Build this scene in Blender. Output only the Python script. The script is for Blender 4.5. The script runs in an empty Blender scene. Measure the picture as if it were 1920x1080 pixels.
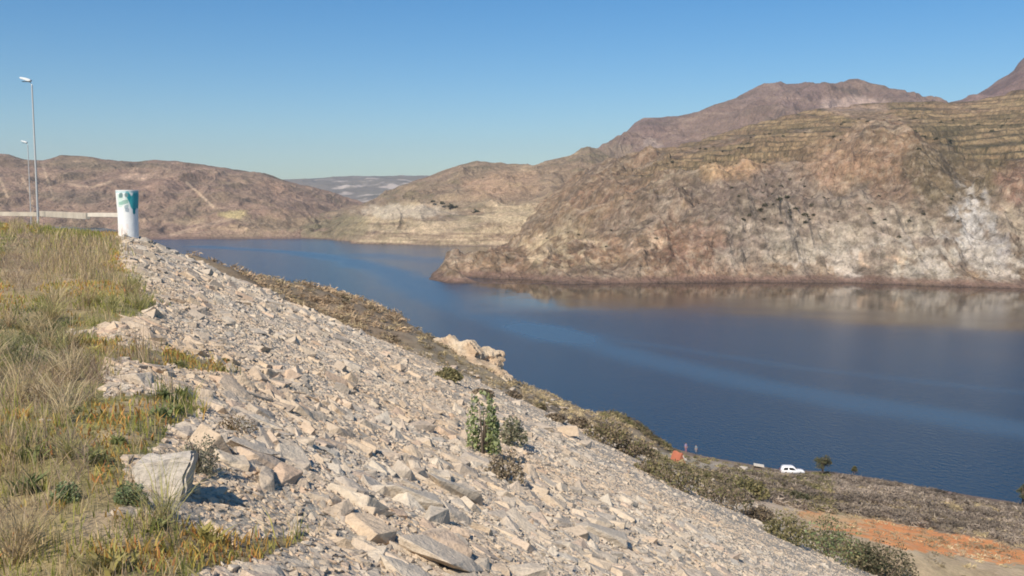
import bpy, bmesh, math, random
import numpy as np
from mathutils import Vector, Matrix
random.seed(7); R = np.random.RandomState(11)
S = bpy.context.scene; COL = S.collection
PI = math.pi
# ------------------------------------------------------------------ camera
F = 1844.0; PITCH = math.atan(168.0 / F); CZ = 45.0
cam = bpy.data.cameras.new('camera'); cam.sensor_width = 36; cam.lens = F / 1920 * 36
cam.clip_start = 0.1; cam.clip_end = 30000
co = bpy.data.objects.new('camera', cam); COL.objects.link(co)
co.location = (0, 0, CZ); co.rotation_euler = (PI / 2 - PITCH, 0, 0); S.camera = co
def UV(px, py):                                  # pixel of the photograph -> (x/y, z/y) of its ray
    dx = (np.asarray(px, float) - 960) / F; dz = -(np.asarray(py, float) - 540) / F
    y = math.cos(PITCH) + dz * math.sin(PITCH); z = -math.sin(PITCH) + dz * math.cos(PITCH)
    return dx / y, z / y
def PX(x, y, z):
    x = np.asarray(x, float); y = np.asarray(y, float); z = np.asarray(z, float) - CZ
    yc = y * math.cos(PITCH) - z * math.sin(PITCH); zc = y * math.sin(PITCH) + z * math.cos(PITCH)
    return 960 + F * x / yc, 540 - F * zc / yc
def W(px, py, Y):
    u, v = UV(px, py); return np.array([u * Y, Y, CZ + v * Y])
# ------------------------------------------------------------------ noise
def _h(i, j, s):
    n = (i.astype(np.int64) * 374761393 + j.astype(np.int64) * 668265263 + s * 974634777) & 0x7fffffff
    n = ((n ^ (n >> 13)) * 1274126177) & 0x7fffffff
    return ((n ^ (n >> 16)) & 0xffff) / 65535.0
def vn(x, y, s=0):
    x = np.asarray(x, float); y = np.asarray(y, float)
    i = np.floor(x); j = np.floor(y); a = x - i; b = y - j
    a = a * a * a * (a * (a * 6 - 15) + 10); b = b * b * b * (b * (b * 6 - 15) + 10)
    return (_h(i, j, s) * (1 - a) + _h(i + 1, j, s) * a) * (1 - b) + (_h(i, j + 1, s) * (1 - a) + _h(i + 1, j + 1, s) * a) * b
def fbm(x, y, o=4, s=0, g=.5):
    t = 0; a = 1; n = 0
    for k in range(o):
        t = t + a * vn(x * 2 ** k + k * 17.3, y * 2 ** k - k * 9.1, s + k); n += a; a *= g
    return t / n * 2 - 1
def ridged(x, y, o=4, s=0):
    t = 0; a = 1; n = 0
    for k in range(o):
        t = t + a * (1 - np.abs(vn(x * 2 ** k + k * 7.7, y * 2 ** k + k * 3.3, s + k) * 2 - 1)); n += a; a *= .5
    return t / n
def ss(a, b, x):
    t = np.clip((np.asarray(x, float) - a) / (b - a), 0, 1); return t * t * (3 - 2 * t)
def lin(c):
    c = np.asarray(c, float) / 255; return np.where(c <= .04045, c / 12.92, ((c + .055) / 1.055) ** 2.4)
def inpoly(x, y, P):
    x = np.asarray(x); y = np.asarray(y); r = np.zeros(x.shape, bool); n = len(P)
    for i in range(n):
        x1, y1 = P[i]; x2, y2 = P[i - 1]
        if y1 == y2: continue
        c = ((y1 > y) != (y2 > y)) & (x < (x2 - x1) * (y - y1) / (y2 - y1) + x1); r ^= c
    return r
# ------------------------------------------------------------------ mesh building
def mk(name, V, FS, mat=None, col=None, smooth=False, parent=None, vcol=None):
    """FS: list of (n,k) index arrays; col: per-vertex (n,3)."""
    V = np.asarray(V, np.float32); me = bpy.data.meshes.new(name)
    FS = [np.asarray(f, np.int32) for f in FS if len(f)]
    me.vertices.add(len(V)); me.vertices.foreach_set('co', V.ravel())
    nl = sum(f.size for f in FS); nf = sum(len(f) for f in FS)
    me.loops.add(nl); me.loops.foreach_set('vertex_index', np.concatenate([f.ravel() for f in FS]))
    me.polygons.add(nf)
    tot = np.concatenate([np.full(len(f), f.shape[1], np.int32) for f in FS])
    me.polygons.foreach_set('loop_start', np.concatenate([[0], np.cumsum(tot)[:-1]]).astype(np.int32))
    me.update(calc_edges=True); me.validate()
    me.polygons.foreach_set('use_smooth', np.full(len(me.polygons), bool(smooth)))
    if col is not None:
        a = me.color_attributes.new('col', 'FLOAT_COLOR', 'POINT')
        c = np.ones((len(V), 4), np.float32); c[:, :3] = col; a.data.foreach_set('color', c.ravel())
    if mat: me.materials.append(mat)
    o = bpy.data.objects.new(name, me); COL.objects.link(o)
    if parent: o.parent = parent
    return o
def tag(o, label=None, cat=None, group=None, kind=None):
    if label: o['label'] = label
    if cat: o['category'] = cat
    if group: o['group'] = group
    if kind: o['kind'] = kind
    return o
def empty(name, loc=(0, 0, 0), rz=0):
    o = bpy.data.objects.new(name, None); COL.objects.link(o); o.location = loc; o.rotation_euler = (0, 0, rz); return o
def grid_faces(nr, nc):
    i = np.arange(nr * nc).reshape(nr, nc)
    return np.stack([i[:-1, :-1], i[:-1, 1:], i[1:, 1:], i[1:, :-1]], -1).reshape(-1, 4)
def from_bm(name, bm, mat, parent=None, smooth=False):
    me = bpy.data.meshes.new(name); bm.normal_update(); bm.to_mesh(me); bm.free(); me.materials.append(mat)
    if smooth:
        for p in me.polygons: p.use_smooth = True
    o = bpy.data.objects.new(name, me); COL.objects.link(o)
    if parent: o.parent = parent
    return o
def bm_box(bm, c, s, rz=0, bev=0):
    r = bmesh.ops.create_cube(bm, size=1)
    M = Matrix.Translation(c) @ Matrix.Rotation(rz, 4, 'Z') @ Matrix.Diagonal((*s, 1))
    bmesh.ops.transform(bm, matrix=M, verts=r['verts'])
    if bev:
        es = {e for v in r['verts'] for e in v.link_edges}
        bmesh.ops.bevel(bm, geom=list(es), offset=bev, segments=2, affect='EDGES')
def bm_tube(bm, pts, rad, n=10):
    """tapered tube through pts"""
    rings = []
    for i, p in enumerate(pts):
        p = Vector(p); q = Vector(pts[min(i + 1, len(pts) - 1)]) - Vector(pts[max(i - 1, 0)]); q.normalize()
        a = q.orthogonal().normalized(); b = q.cross(a); r = rad[i] if hasattr(rad, '__len__') else rad
        rings.append([bm.verts.new(p + (a * math.cos(t) + b * math.sin(t)) * r) for t in [2 * PI * k / n for k in range(n)]])
    for A, B in zip(rings, rings[1:]):
        for k in range(n): bm.faces.new((A[k], A[(k + 1) % n], B[(k + 1) % n], B[k]))
    bm.faces.new(rings[0][::-1]); bm.faces.new(rings[-1])
def bm_prism(bm, prof, y0, y1):
    """profile in xz extruded along y"""
    a = [bm.verts.new((x, y0, z)) for x, z in prof]; b = [bm.verts.new((x, y1, z)) for x, z in prof]
    n = len(prof); bm.faces.new(a); bm.faces.new(b[::-1])
    for i in range(n): bm.faces.new((a[i], b[i], b[(i + 1) % n], a[(i + 1) % n]))
    bmesh.ops.recalc_face_normals(bm, faces=bm.faces)
# ------------------------------------------------------------------ materials
def newmat(name):
    m = bpy.data.materials.new(name); m.use_nodes = True; nt = m.node_tree
    b = nt.nodes['Principled BSDF']; return m, nt, b
def N(nt, t, **kw):
    n = nt.nodes.new(t)
    for k, v in kw.items():
        if k in n.inputs: n.inputs[k].default_value = v
        else: setattr(n, k, v)
    return n
def L(nt, a, b): nt.links.new(a, b)
def plain(name, c, rough=.6, metal=0, var=0.08, scale=8, spec=.5):
    m, nt, b = newmat(name)
    g = N(nt, 'ShaderNodeNewGeometry'); n = N(nt, 'ShaderNodeTexNoise', Scale=scale, Detail=4.0)
    L(nt, g.outputs['Position'], n.inputs['Vector'])
    h = N(nt, 'ShaderNodeHueSaturation'); h.inputs['Color'].default_value = (*c, 1)
    mr = N(nt, 'ShaderNodeMapRange'); mr.inputs['To Min'].default_value = 1 - var * 2; mr.inputs['To Max'].default_value = 1 + var * 2
    L(nt, n.outputs['Fac'], mr.inputs['Value']); L(nt, mr.outputs[0], h.inputs['Value']); L(nt, h.outputs[0], b.inputs['Base Color'])
    b.inputs['Roughness'].default_value = rough; b.inputs['Metallic'].default_value = metal; b.inputs['Specular IOR Level'].default_value = spec
    return m
def attr_mat(name, rough=.9, layers=((.05, .25),), bumps=(), spec=.2, sub=0, coords=1.0, hue=0):
    """albedo from the 'col' attribute times procedural noise layers (scale, strength); bumps (scale, distance)"""
    m, nt, b = newmat(name)
    g = N(nt, 'ShaderNodeNewGeometry'); a = N(nt, 'ShaderNodeAttribute', attribute_name='col')
    cur = a.outputs['Color']
    for i, (sc, st) in enumerate(layers):
        n = N(nt, 'ShaderNodeTexNoise', Scale=sc, Detail=6.0, Roughness=.62)
        L(nt, g.outputs['Position'], n.inputs['Vector'])
        mr = N(nt, 'ShaderNodeMapRange'); mr.inputs['From Min'].default_value = .3; mr.inputs['From Max'].default_value = .7
        mr.inputs['To Min'].default_value = 1 - st; mr.inputs['To Max'].default_value = 1 + st
        L(nt, n.outputs['Fac'], mr.inputs['Value'])
        vm = N(nt, 'ShaderNodeVectorMath', operation='SCALE'); L(nt, cur, vm.inputs[0]); L(nt, mr.outputs[0], vm.inputs['Scale']); cur = vm.outputs[0]
        if hue:
            n2 = N(nt, 'ShaderNodeTexNoise', Scale=sc * .6, Detail=4.0); L(nt, g.outputs['Position'], n2.inputs['Vector'])
            hs = N(nt, 'ShaderNodeHueSaturation'); m3 = N(nt, 'ShaderNodeMapRange')
            m3.inputs['To Min'].default_value = .5 - hue; m3.inputs['To Max'].default_value = .5 + hue
            L(nt, n2.outputs['Fac'], m3.inputs['Value']); L(nt, m3.outputs[0], hs.inputs['Hue']); L(nt, cur, hs.inputs['Color']); cur = hs.outputs[0]
    L(nt, cur, b.inputs['Base Color'])
    last = None
    for sc, dist in bumps:
        n = N(nt, 'ShaderNodeTexNoise', Scale=sc, Detail=5.0, Roughness=.6); L(nt, g.outputs['Position'], n.inputs['Vector'])
        bp = N(nt, 'ShaderNodeBump'); bp.inputs['Distance'].default_value = dist; bp.inputs['Strength'].default_value = 1
        L(nt, n.outputs['Fac'], bp.inputs['Height'])
        if last: L(nt, last, bp.inputs['Normal'])
        last = bp.outputs[0]
    if last: L(nt, last, b.inputs['Normal'])
    b.inputs['Roughness'].default_value = rough; b.inputs['Specular IOR Level'].default_value = spec
    if sub: 
        t = N(nt, 'ShaderNodeBsdfTranslucent'); L(nt, cur, t.inputs['Color']); mx = N(nt, 'ShaderNodeMixShader'); mx.inputs[0].default_value = sub
        out = nt.nodes['Material Output']; L(nt, b.outputs[0], mx.inputs[1]); L(nt, t.outputs[0], mx.inputs[2]); L(nt, mx.outputs[0], out.inputs['Surface'])
    return m
def rock_mat(name, ramp, nscale=6, mixpos=0):
    m, nt, b = newmat(name)
    g = N(nt, 'ShaderNodeNewGeometry'); oi = N(nt, 'ShaderNodeObjectInfo')
    ad = N(nt, 'ShaderNodeMath', operation='ADD'); L(nt, g.outputs['Random Per Island'], ad.inputs[0]); L(nt, oi.outputs['Random'], ad.inputs[1])
    fr = N(nt, 'ShaderNodeMath', operation='FRACT'); L(nt, ad.outputs[0], fr.inputs[0])
    cr = N(nt, 'ShaderNodeValToRGB'); cr.color_ramp.interpolation = 'LINEAR'
    e = cr.color_ramp.elements
    while len(e) < len(ramp): e.new(.5)
    for i, c in enumerate(ramp): e[i].position = i / (len(ramp) - 1); e[i].color = (*c, 1)
    L(nt, fr.outputs[0], cr.inputs[0]); cur = cr.outputs[0]
    # broad tan stain fields over the slope
    n0 = N(nt, 'ShaderNodeTexNoise', Scale=.16, Detail=3.0); L(nt, g.outputs['Position'], n0.inputs['Vector'])
    m0 = N(nt, 'ShaderNodeMapRange'); m0.inputs['From Min'].default_value = .42; m0.inputs['From Max'].default_value = .66; L(nt, n0.outputs['Fac'], m0.inputs['Value'])
    sc0 = N(nt, 'ShaderNodeMath', operation='MULTIPLY'); sc0.inputs[1].default_value = .6; L(nt, m0.outputs[0], sc0.inputs[0])
    mx = N(nt, 'ShaderNodeMix', data_type='RGBA', blend_type='MULTIPLY'); L(nt, sc0.outputs[0], mx.inputs['Factor']); L(nt, cur, mx.inputs['A']); mx.inputs['B'].default_value = (1.0, .87, .73, 1); cur = mx.outputs['Result']
    for sc, st in ((nscale, .16), (nscale * 6, .14)):
        n = N(nt, 'ShaderNodeTexNoise', Scale=sc, Detail=6.0, Roughness=.65); L(nt, g.outputs['Position'], n.inputs['Vector'])
        mr = N(nt, 'ShaderNodeMapRange'); mr.inputs['From Min'].default_value = .3; mr.inputs['From Max'].default_value = .7
        mr.inputs['To Min'].default_value = 1 - st; mr.inputs['To Max'].default_value = 1 + st; L(nt, n.outputs['Fac'], mr.inputs['Value'])
        vm = N(nt, 'ShaderNodeVectorMath', operation='SCALE'); L(nt, cur, vm.inputs[0]); L(nt, mr.outputs[0], vm.inputs['Scale']); cur = vm.outputs[0]
    L(nt, cur, b.inputs['Base Color'])
    n = N(nt, 'ShaderNodeTexNoise', Scale=nscale * 3, Detail=8.0, Roughness=.6); L(nt, g.outputs['Position'], n.inputs['Vector'])
    bp = N(nt, 'ShaderNodeBump'); bp.inputs['Distance'].default_value = .03; L(nt, n.outputs['Fac'], bp.inputs['Height']); L(nt, bp.outputs[0], b.inputs['Normal'])
    b.inputs['Roughness'].default_value = .9; b.inputs['Specular IOR Level'].default_value = .2
    return m
RAMP = [(.57, .495, .40), (.59, .475, .35), (.51, .44, .36), (.61, .535, .43), (.57, .435, .325), (.53, .47, .385), (.60, .49, .365), (.46, .39, .315), (.59, .515, .415)]
M_rock = rock_mat('riprap_rock', RAMP)
M_hill = attr_mat('hill_earth', layers=((.02, .10), (.09, .22), (.28, .30), (.8, .22)), bumps=((.05, 5.0), (.22, 2.6), (.7, .8)), hue=.010)
M_far = attr_mat('far_hill_earth', layers=((.006, .18), (.03, .2)), bumps=((.02, 8.0),), hue=.01)
M_ground = attr_mat('near_ground', layers=((.5, .15), (3.0, .2), (14, .15)), bumps=((3, .10), (20, .02)), hue=.01)
M_grass = attr_mat('grass_blades', rough=.7, layers=((2.0, .12),), sub=.35, spec=.2)
M_leaf = attr_mat('shrub_leaves', rough=.7, layers=((1.5, .15),), sub=.3, spec=.25)
M_bark = plain('bark', (.16, .12, .09), .9)
M_white = plain('white_paint', (.78, .79, .78), .35, var=.03)
M_carp = plain('car_paint_white', (.8, .8, .82), .25, var=.02)
M_glass = plain('dark_glass', (.02, .025, .03), .08, var=.05)
M_tyre = plain('tyre_rubber', (.03, .03, .03), .8)
M_galv = plain('galvanised_steel', (.55, .54, .52), .5, .3, var=.08)
M_conc = plain('pale_concrete', (.62, .55, .46), .85, var=.12, scale=3)
M_road = plain('asphalt', (.16, .155, .145), .9, var=.15, scale=2)
M_orange = plain('orange_canvas', (.42, .14, .08), .8, var=.06)
M_cream = plain('cream_canvas', (.78, .68, .58), .8, var=.05)
M_red = plain('dark_red_light', (.3, .02, .02), .4)
# ------------------------------------------------------------------ light and air
SUN_AZ = math.radians(209); SUN_EL = math.radians(45)       # azimuth clockwise from +Y: behind the camera, to its left
sd = Vector((math.sin(SUN_AZ) * math.cos(SUN_EL), math.cos(SUN_AZ) * math.cos(SUN_EL), math.sin(SUN_EL)))
sl = bpy.data.lights.new('sun', 'SUN'); sl.energy = 4.0; sl.angle = math.radians(.5); sl.color = (1, .91, .77)
so = bpy.data.objects.new('sun', sl); COL.objects.link(so); so.rotation_euler = sd.to_track_quat('Z', 'Y').to_euler(); so.location = (0, 0, 400)
w = bpy.data.worlds.new('World'); S.world = w; w.use_nodes = True; nt = w.node_tree
sky = nt.nodes.new('ShaderNodeTexSky'); sky.sky_type = 'NISHITA'; sky.sun_disc = False; sky.sun_elevation = SUN_EL; sky.sun_rotation = SUN_AZ
sky.altitude = 300; sky.air_density = 1.0; sky.dust_density = .4; sky.ozone_density = 1.3
vm_ = nt.nodes.new('ShaderNodeVectorMath'); vm_.operation = 'MULTIPLY'; vm_.inputs[1].default_value = (.82, .93, 1.05); nt.links.new(sky.outputs[0], vm_.inputs[0])
hs_ = nt.nodes.new('ShaderNodeHueSaturation'); hs_.inputs['Saturation'].default_value = 1.32; hs_.inputs['Value'].default_value = 1; nt.links.new(vm_.outputs[0], hs_.inputs['Color'])
nt.links.new(hs_.outputs[0], nt.nodes['Background'].inputs[0]); nt.nodes['Background'].inputs[1].default_value = .077
S.view_settings.view_transform = 'Standard'; S.view_settings.look = 'None'; S.view_settings.exposure = 0.46; S.view_settings.gamma = 1
S.cycles.pixel_filter_type = 'BLACKMAN_HARRIS'; S.cycles.filter_width = 1.8
S.cycles.max_bounces = 6; S.cycles.diffuse_bounces = 3; S.cycles.glossy_bounces = 3; S.cycles.transmission_bounces = 3; S.cycles.volume_bounces = 0
S.cycles.use_denoising = True
# ------------------------------------------------------------------ hills as ring surfaces
def interp_ring(ring, px):
    r = np.array(ring, float); return np.interp(px, r[:, 0], r[:, 1]), np.interp(px, r[:, 0], r[:, 2])
def shore(pts):                                     # (px,py) on the waterline -> ring
    return [(a, b, -CZ / UV(a, b)[1]) for a, b in pts]
def hill(name, px0, px1, nc, rings, rows, mat, disp, colour, tweak=None, lab=None):
    px = np.linspace(px0, px1, nc)
    D = []; Z = []; Uc = []
    for r in rings:
        py, d = interp_ring(r, px); u, v = UV(px, py); D.append(d); Z.append(CZ + v * d); Uc.append(u)
    # back side falling away behind the last ring
    D.append(D[-1] * 1.25 + 60); Z.append(Z[-1] - .35 * (D[-1] - D[-2]) - 5); Uc.append(Uc[-1])
    if np.mean(Z[0]) < 1: D.insert(0, D[0] - 25); Z.insert(0, Z[0] - 7); Uc.insert(0, Uc[0]); rows = [max(4, rows[0] // 12)] + list(rows); off = 1
    else: D.insert(0, D[0] - 40); Z.insert(0, Z[0] - 15); Uc.insert(0, Uc[0]); rows = [4] + list(rows); off = 1
    rows = list(rows) + [20]
    T = np.concatenate([k + np.linspace(0, 1, n, endpoint=False) for k, n in enumerate(rows)] + [[len(rows)]])
    D = np.array(D); Z = np.array(Z); Uc = np.array(Uc); K = len(D)
    def cr(A, T):                                    # linear/catmull blend along t
        i = np.clip(T.astype(int), 0, K - 2); f = (T - i)[:, None]
        p1 = A[i]; p2 = A[i + 1]; p0 = A[np.maximum(i - 1, 0)]; p3 = A[np.minimum(i + 2, K - 1)]
        c = .5 * ((2 * p1) + (-p0 + p2) * f + (2 * p0 - 5 * p1 + 4 * p2 - p3) * f * f + (-p0 + 3 * p1 - 3 * p2 + p3) * f ** 3)
        l = p1 * (1 - f) + p2 * f; return .35 * c + .65 * l
    d = np.maximum(cr(D, T), 5); z = cr(Z, T); u = cr(Uc, T)
    t = (T - off)[:, None] * np.ones((1, nc)); pxg = np.ones((len(T), 1)) * px[None]
    x = u * d; y = d
    dz = disp(x, y, t, z, pxg); z = z + dz
    if tweak: x, y, z, ex = tweak(x, y, z, t, pxg)
    else: ex = None
    V = np.stack([x, y, z], -1)
    # slope and hollow-ness for earth/rock distribution
    gz = np.gradient(z, axis=0) / np.maximum(np.abs(np.gradient(y, axis=0)), .3)
    ix, iy = PX(x, y, z)
    c = colour(x, y, z, t, ix, iy, gz, dz, ex)
    o = mk(name, V.reshape(-1, 3), [grid_faces(len(T), nc)], mat, c.reshape(-1, 3), smooth=True)
    tag(o, kind='structure'); 
    if lab: o['label'] = lab
    return V, ix, iy
def blob(ix, iy, cx, cy, rx, ry, s=0, k=.35, ns=25):
    n = fbm(ix / ns, iy / ns, 3, 50 + s)
    return ss(1 + k, 1 - k, np.sqrt(((ix - cx) / rx) ** 2 + ((iy - cy) / ry) ** 2) + n * .55)
def mixc(c, m, col): return c * (1 - m[..., None]) + np.array(col) * m[..., None]
BR = (.25, .175, .112); DK = (.12, .09, .062); TAN = (.42, .31, .195); PALE = (.50, .42, .31); OL = (.15, .135, .075); PUR = (.215, .150, .118); RED = (.25, .145, .10)
def erode(x, y, L1, amp, s=0, aniso=2.6):
    wx = fbm(x / (L1 * 1.6), y / (L1 * 1.6), 3, s + 5) * L1 * .7; wy = fbm(x / (L1 * 1.6) + 9, y / (L1 * 1.6), 3, s + 6) * L1 * .7
    a = ridged((x + wx) / L1, (y + wy) / (L1 * aniso), 4, s) - .62
    b = fbm((x + wx) / (L1 * .35), (y + wy) / (L1 * .5), 4, s + 3)
    return amp * (a * 1.9 + b * .38)
# ---- main headland on the right
hs = shore([(700, 523), (800, 524), (840, 531), (1000, 533), (1200, 531), (1400, 529), (1600, 530), (1750, 536), (1920, 541), (2300, 552)])
HEAD = [hs,
  [(700, 524, 640), (790, 520, 598), (830, 508, 590), (870, 500, 580), (940, 487, 575), (1000, 480, 570), (1100, 478, 568), (1250, 465, 570), (1400, 440, 572), (1550, 430, 572), (1650, 420, 560), (1760, 400, 560), (1850, 410, 550), (1920, 420, 545), (2300, 430, 540)],
  [(700, 530, 700), (790, 524, 640), (830, 507, 660), (880, 484, 680), (940, 455, 690), (1000, 425, 700), (1100, 392, 700), (1200, 380, 690), (1300, 350, 700), (1400, 325, 690), (1500, 320, 690), (1600, 288, 690), (1690, 275, 680), (1760, 300, 665), (1810, 345, 660), (1860, 350, 665), (1920, 330, 660), (2300, 320, 660)],
  [(700, 540, 900), (790, 530, 800), (880, 486, 820), (940, 452, 840), (1000, 402, 860), (1060, 360, 880), (1100, 330, 890), (1200, 318, 900), (1300, 292, 900), (1420, 268, 900), (1550, 250, 880), (1700, 250, 880), (1800, 262, 870), (1920, 262, 860), (2300, 240, 860)],
  [(700, 560, 1200), (880, 500, 1000), (960, 440, 1020), (1020, 380, 1060), (1090, 325, 1080), (1150, 302, 1100), (1230, 300, 1120), (1330, 268, 1140), (1420, 240, 1160), (1500, 218, 1180), (1600, 203, 1200), (1700, 196, 1220), (1780, 194, 1220), (1860, 186, 1200), (1920, 170, 1180), (2000, 150, 1180), (2300, 110, 1180)]]
def head_disp(x, y, t, z, px):
    a = ss(0, .35, t) * (1 - .55 * ss(3.2, 4, t)); up = ss(2.2, 3.0, t) * ss(1200, 1330, px); up2 = ss(1.6, 2.3, t) * ss(1380, 1480, px)
    e = erode(x, y, 62, 13, 1) * a * (1 - .72 * up)
    cl = ridged(x / 16, z / 30 + y / 60, 4, 31) - .6
    a = a * ss(800, 850, px); e = e * ss(800, 850, px)
    e = e + erode(x, y, 125, 25, 11, 2.2) * a * (1 - .8 * up) * (1 - .7 * up2) * ss(.15, .9, t)
    e = e + (ridged(x / 19 + z / 40, y / 27, 4, 35) - .6) * 8 * a * (1 - .93 * up)
    return e + cl * 9 * ss(.1, .5, t) * (1 - ss(1.4, 2.3, t)) * ss(1000, 1250, px) + fbm(x / 9, y / 9, 3, 8) * 1.3 * a * (1 - .7 * up) \
        + 7 * np.exp(-((px - 1640) / 60) ** 2) * np.exp(-((t - 2.15) / .35) ** 2)
def head_tweak(x, y, z, t, px):
    m = ss(2.1, 2.45, t) * (1 - ss(4.0, 4.15, t)) * ss(1150, 1330, px + fbm(x / 60, y / 60, 2, 3) * 60)
    m = m * (.25 + .75 * ss(-.30, -.08, fbm(x / 70, y / 140, 3, 79)))
    m = m * (1 - .95 * np.exp(-((px - 1630) / 75) ** 2) * (1 - ss(2.5, 2.9, t)))
    st = 6.0; q = (z + fbm(x / 170, y / 170, 3, 77) * 10 + fbm(x / 35, y / 35, 3, 78) * 1.6 + .01 * x) / st + .9 * vn(z / 8 + 3, z * 0, 81); k = np.floor(q); f = q - k
    zz = z + (k + ss(.0, .34, f) - q) * st
    return x, y, z * (1 - m) + zz * m, (m, f, k)
def head_col(x, y, z, t, ix, iy, gz, dz, ex):
    n1 = fbm(x / 45, y / 45 + z / 40, 4, 21); n2 = fbm(x / 14, z / 12 + y / 30, 4, 22); n3 = fbm(x / 5, z / 5, 3, 23); n4 = fbm(ix / 12, iy / 40, 4, 27)
    c = np.ones(x.shape + (3,)) * np.array(BR)
    c = mixc(c, ss(-.1, .5, n1) * .6, (.20, .16, .125)); c = mixc(c, ss(.1, .5, -n1) * .55, (.27, .175, .115))
    c = mixc(c, ss(.12, .5, n2) * .5, (.36, .29, .21)); c = mixc(c, ss(.1, .45, -n2) * .35, DK)
    # greyish cliff zone
    g = blob(ix, iy, 1620, 430, 330, 95, 1); c = mixc(c, g * .55, (.27, .235, .195)); c = mixc(c, g * ss(.0, .4, n2 + n4 * .6) * .45, (.41, .35, .275))
    c = mixc(c, blob(ix, iy, 1400, 370, 95, 45, 2) * .75, (.185, .145, .115))      # dull scrub face
    c = mixc(c, blob(ix, iy, 1300, 470, 60, 70, 3) * .45, RED); c = mixc(c, blob(ix, iy, 1690, 330, 80, 55, 4) * .6, (.24, .155, .10))
    c = mixc(c, blob(ix, iy, 1570, 300, 60, 55, 5) * .6, (.38, .255, .16)); c = mixc(c, blob(ix, iy, 1370, 315, 70, 22, 6) * .7, (.45, .30, .17))
    c = mixc(c, blob(ix, iy, 1800, 315, 105, 75, 14) * .85, (.145, .115, .07)); c = mixc(c, blob(ix, iy, 1905, 330, 40, 50, 15) * .6, (.27, .16, .12))
    c = mixc(c, blob(ix, iy, 1000, 430, 90, 60, 16) * .35, (.27, .20, .12))
    # pale limestone faces
    for (cx, cy, rx, ry, s, k, cc) in ((1815, 430, 45, 70, 7, .95, (.49, .475, .44)), (1880, 490, 70, 40, 8, .7, (.48, .44, .38)), (1800, 500, 70, 30, 20, .6, (.47, .42, .34)), (1900, 430, 20, 60, 21, .5, (.44, .37, .27)), (1640, 495, 45, 22, 9, .95, (.60, .44, .31)), (1740, 470, 60, 45, 10, .6, (.50, .45, .36)),
                                       (1060, 470, 75, 38, 11, .85, (.50, .40, .26)), (1215, 460, 45, 25, 12, .75, (.52, .38, .26)), (1450, 500, 180, 22, 13, .5, (.44, .34, .24)), (930, 505, 70, 14, 17, .55, (.42, .29, .19)), (1560, 450, 120, 40, 19, .4, (.44, .38, .30))):
        c = mixc(c, blob(ix, iy, cx, cy, rx, ry, s, ns=14) * ss(-.25, .2, n2 + n3 * .8) * k, cc)
    c = mixc(c, blob(ix, iy, 1875, 470, 22, 30, 18, ns=10) * .4, (.38, .39, .40))
    c = mixc(c, blob(ix, iy, 1700, 492, 210, 36, 24) * ss(-.15, .2, n2 + n4 * .5) * .7, (.47, .43, .365)); c = mixc(c, blob(ix, iy, 1500, 470, 120, 40, 25) * ss(-.05, .25, n2 + n3 * .5) * .5, (.42, .37, .30))
    m, f, k = ex                                    # terraces: pale dry-stone risers, scrubby treads
    base = mixc(np.ones(x.shape + (3,)) * np.array((.235, .17, .105)), ss(-.2, .4, n1), (.185, .145, .085)); base = mixc(base, ss(.1, .5, n2) * .5, (.30, .21, .13))
    base = mixc(base, ss(1560, 1740, ix) * ss(195, 250, iy) * .75, (.13, .108, .062)); brk = ss(-.35, .15, fbm(x / 30 + k * 3.7, k * 5.1, 3, 41))
    rs = ss(.10, .14, f) * (1 - ss(.24, .28, f)) * brk
    tc = mixc(base, rs * .8, (.35, .26, .15)); tc = mixc(tc, np.maximum(ss(.27, .31, f), 1 - ss(.07, .11, f)) * ss(-.35, .1, fbm(x / 9, k * 3.1, 3, 42)) * .85, (.075, .068, .04))
    tc = mixc(tc, blob(ix, iy, 1600, 205, 60, 12, 30) * .6, (.40, .30, .24))
    c = c * (1 - m[..., None]) + tc * m[..., None]
    nn = ridged(x / 11 + z / 9, z / 8 + y / 23, 4, 28) - .6; c = c * (1 + .9 * np.clip(nn, -.32, .25) * (1 - .7 * m))[..., None] * np.array((.95, .90, .88)); n5 = fbm(x / 2.6, z / 2.6 + y / 9, 3, 29); c = mixc(c, ss(.12, .4, n5) * .35 * (1 - m), (.42, .34, .25)); c = mixc(c, ss(.12, .4, -n5) * .45, (.10, .08, .055))
    # wet/bare strip just above the water
    zz = z + n2 * 1.2; c = mixc(c, (1 - ss(1.6, 4.5, zz)) * .85, (.19, .12, .09)); c = mixc(c, (1 - ss(.3, 1.2, zz)) * .6, (.10, .07, .055))
    return c
VH, IXH, IYH = hill('headland', 700, 2300, 1100, HEAD, (110, 110, 120, 150), M_hill, head_disp, head_col, head_tweak)
# ---- hill with pale spit, centre
SPIT = [shore([(560, 447), (620, 449), (660, 457), (760, 459), (880, 461), (1000, 463), (1300, 464)]),
  [(560, 440, 1200), (620, 446, 1120), (660, 437, 1010), (700, 430, 1000), (800, 432, 980), (900, 432, 970), (1000, 425, 960), (1300, 420, 960)],
  [(560, 430, 1300), (620, 430, 1200), (680, 408, 1080), (720, 393, 1080), (800, 395, 1080), (880, 402, 1060), (960, 395, 1060), (1300, 380, 1060)],
  [(560, 425, 1500), (640, 405, 1400), (700, 385, 1300), (760, 365, 1250), (830, 350, 1250), (900, 345, 1230), (1000, 345, 1200), (1100, 330, 1200), (1300, 340, 1200)],
  [(560, 420, 1800), (620, 402, 1700), (680, 385, 1600), (730, 365, 1520), (770, 344, 1500), (820, 324, 1480), (860, 308, 1450), (895, 300, 1430), (930, 305, 1420), (1000, 312, 1400), (1050, 302, 1380), (1075, 290, 1370), (1090, 280, 1365), (1105, 276, 1360), (1120, 281, 1360), (1135, 289, 1360), (1160, 296, 1350), (1300, 320, 1350)]]
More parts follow.
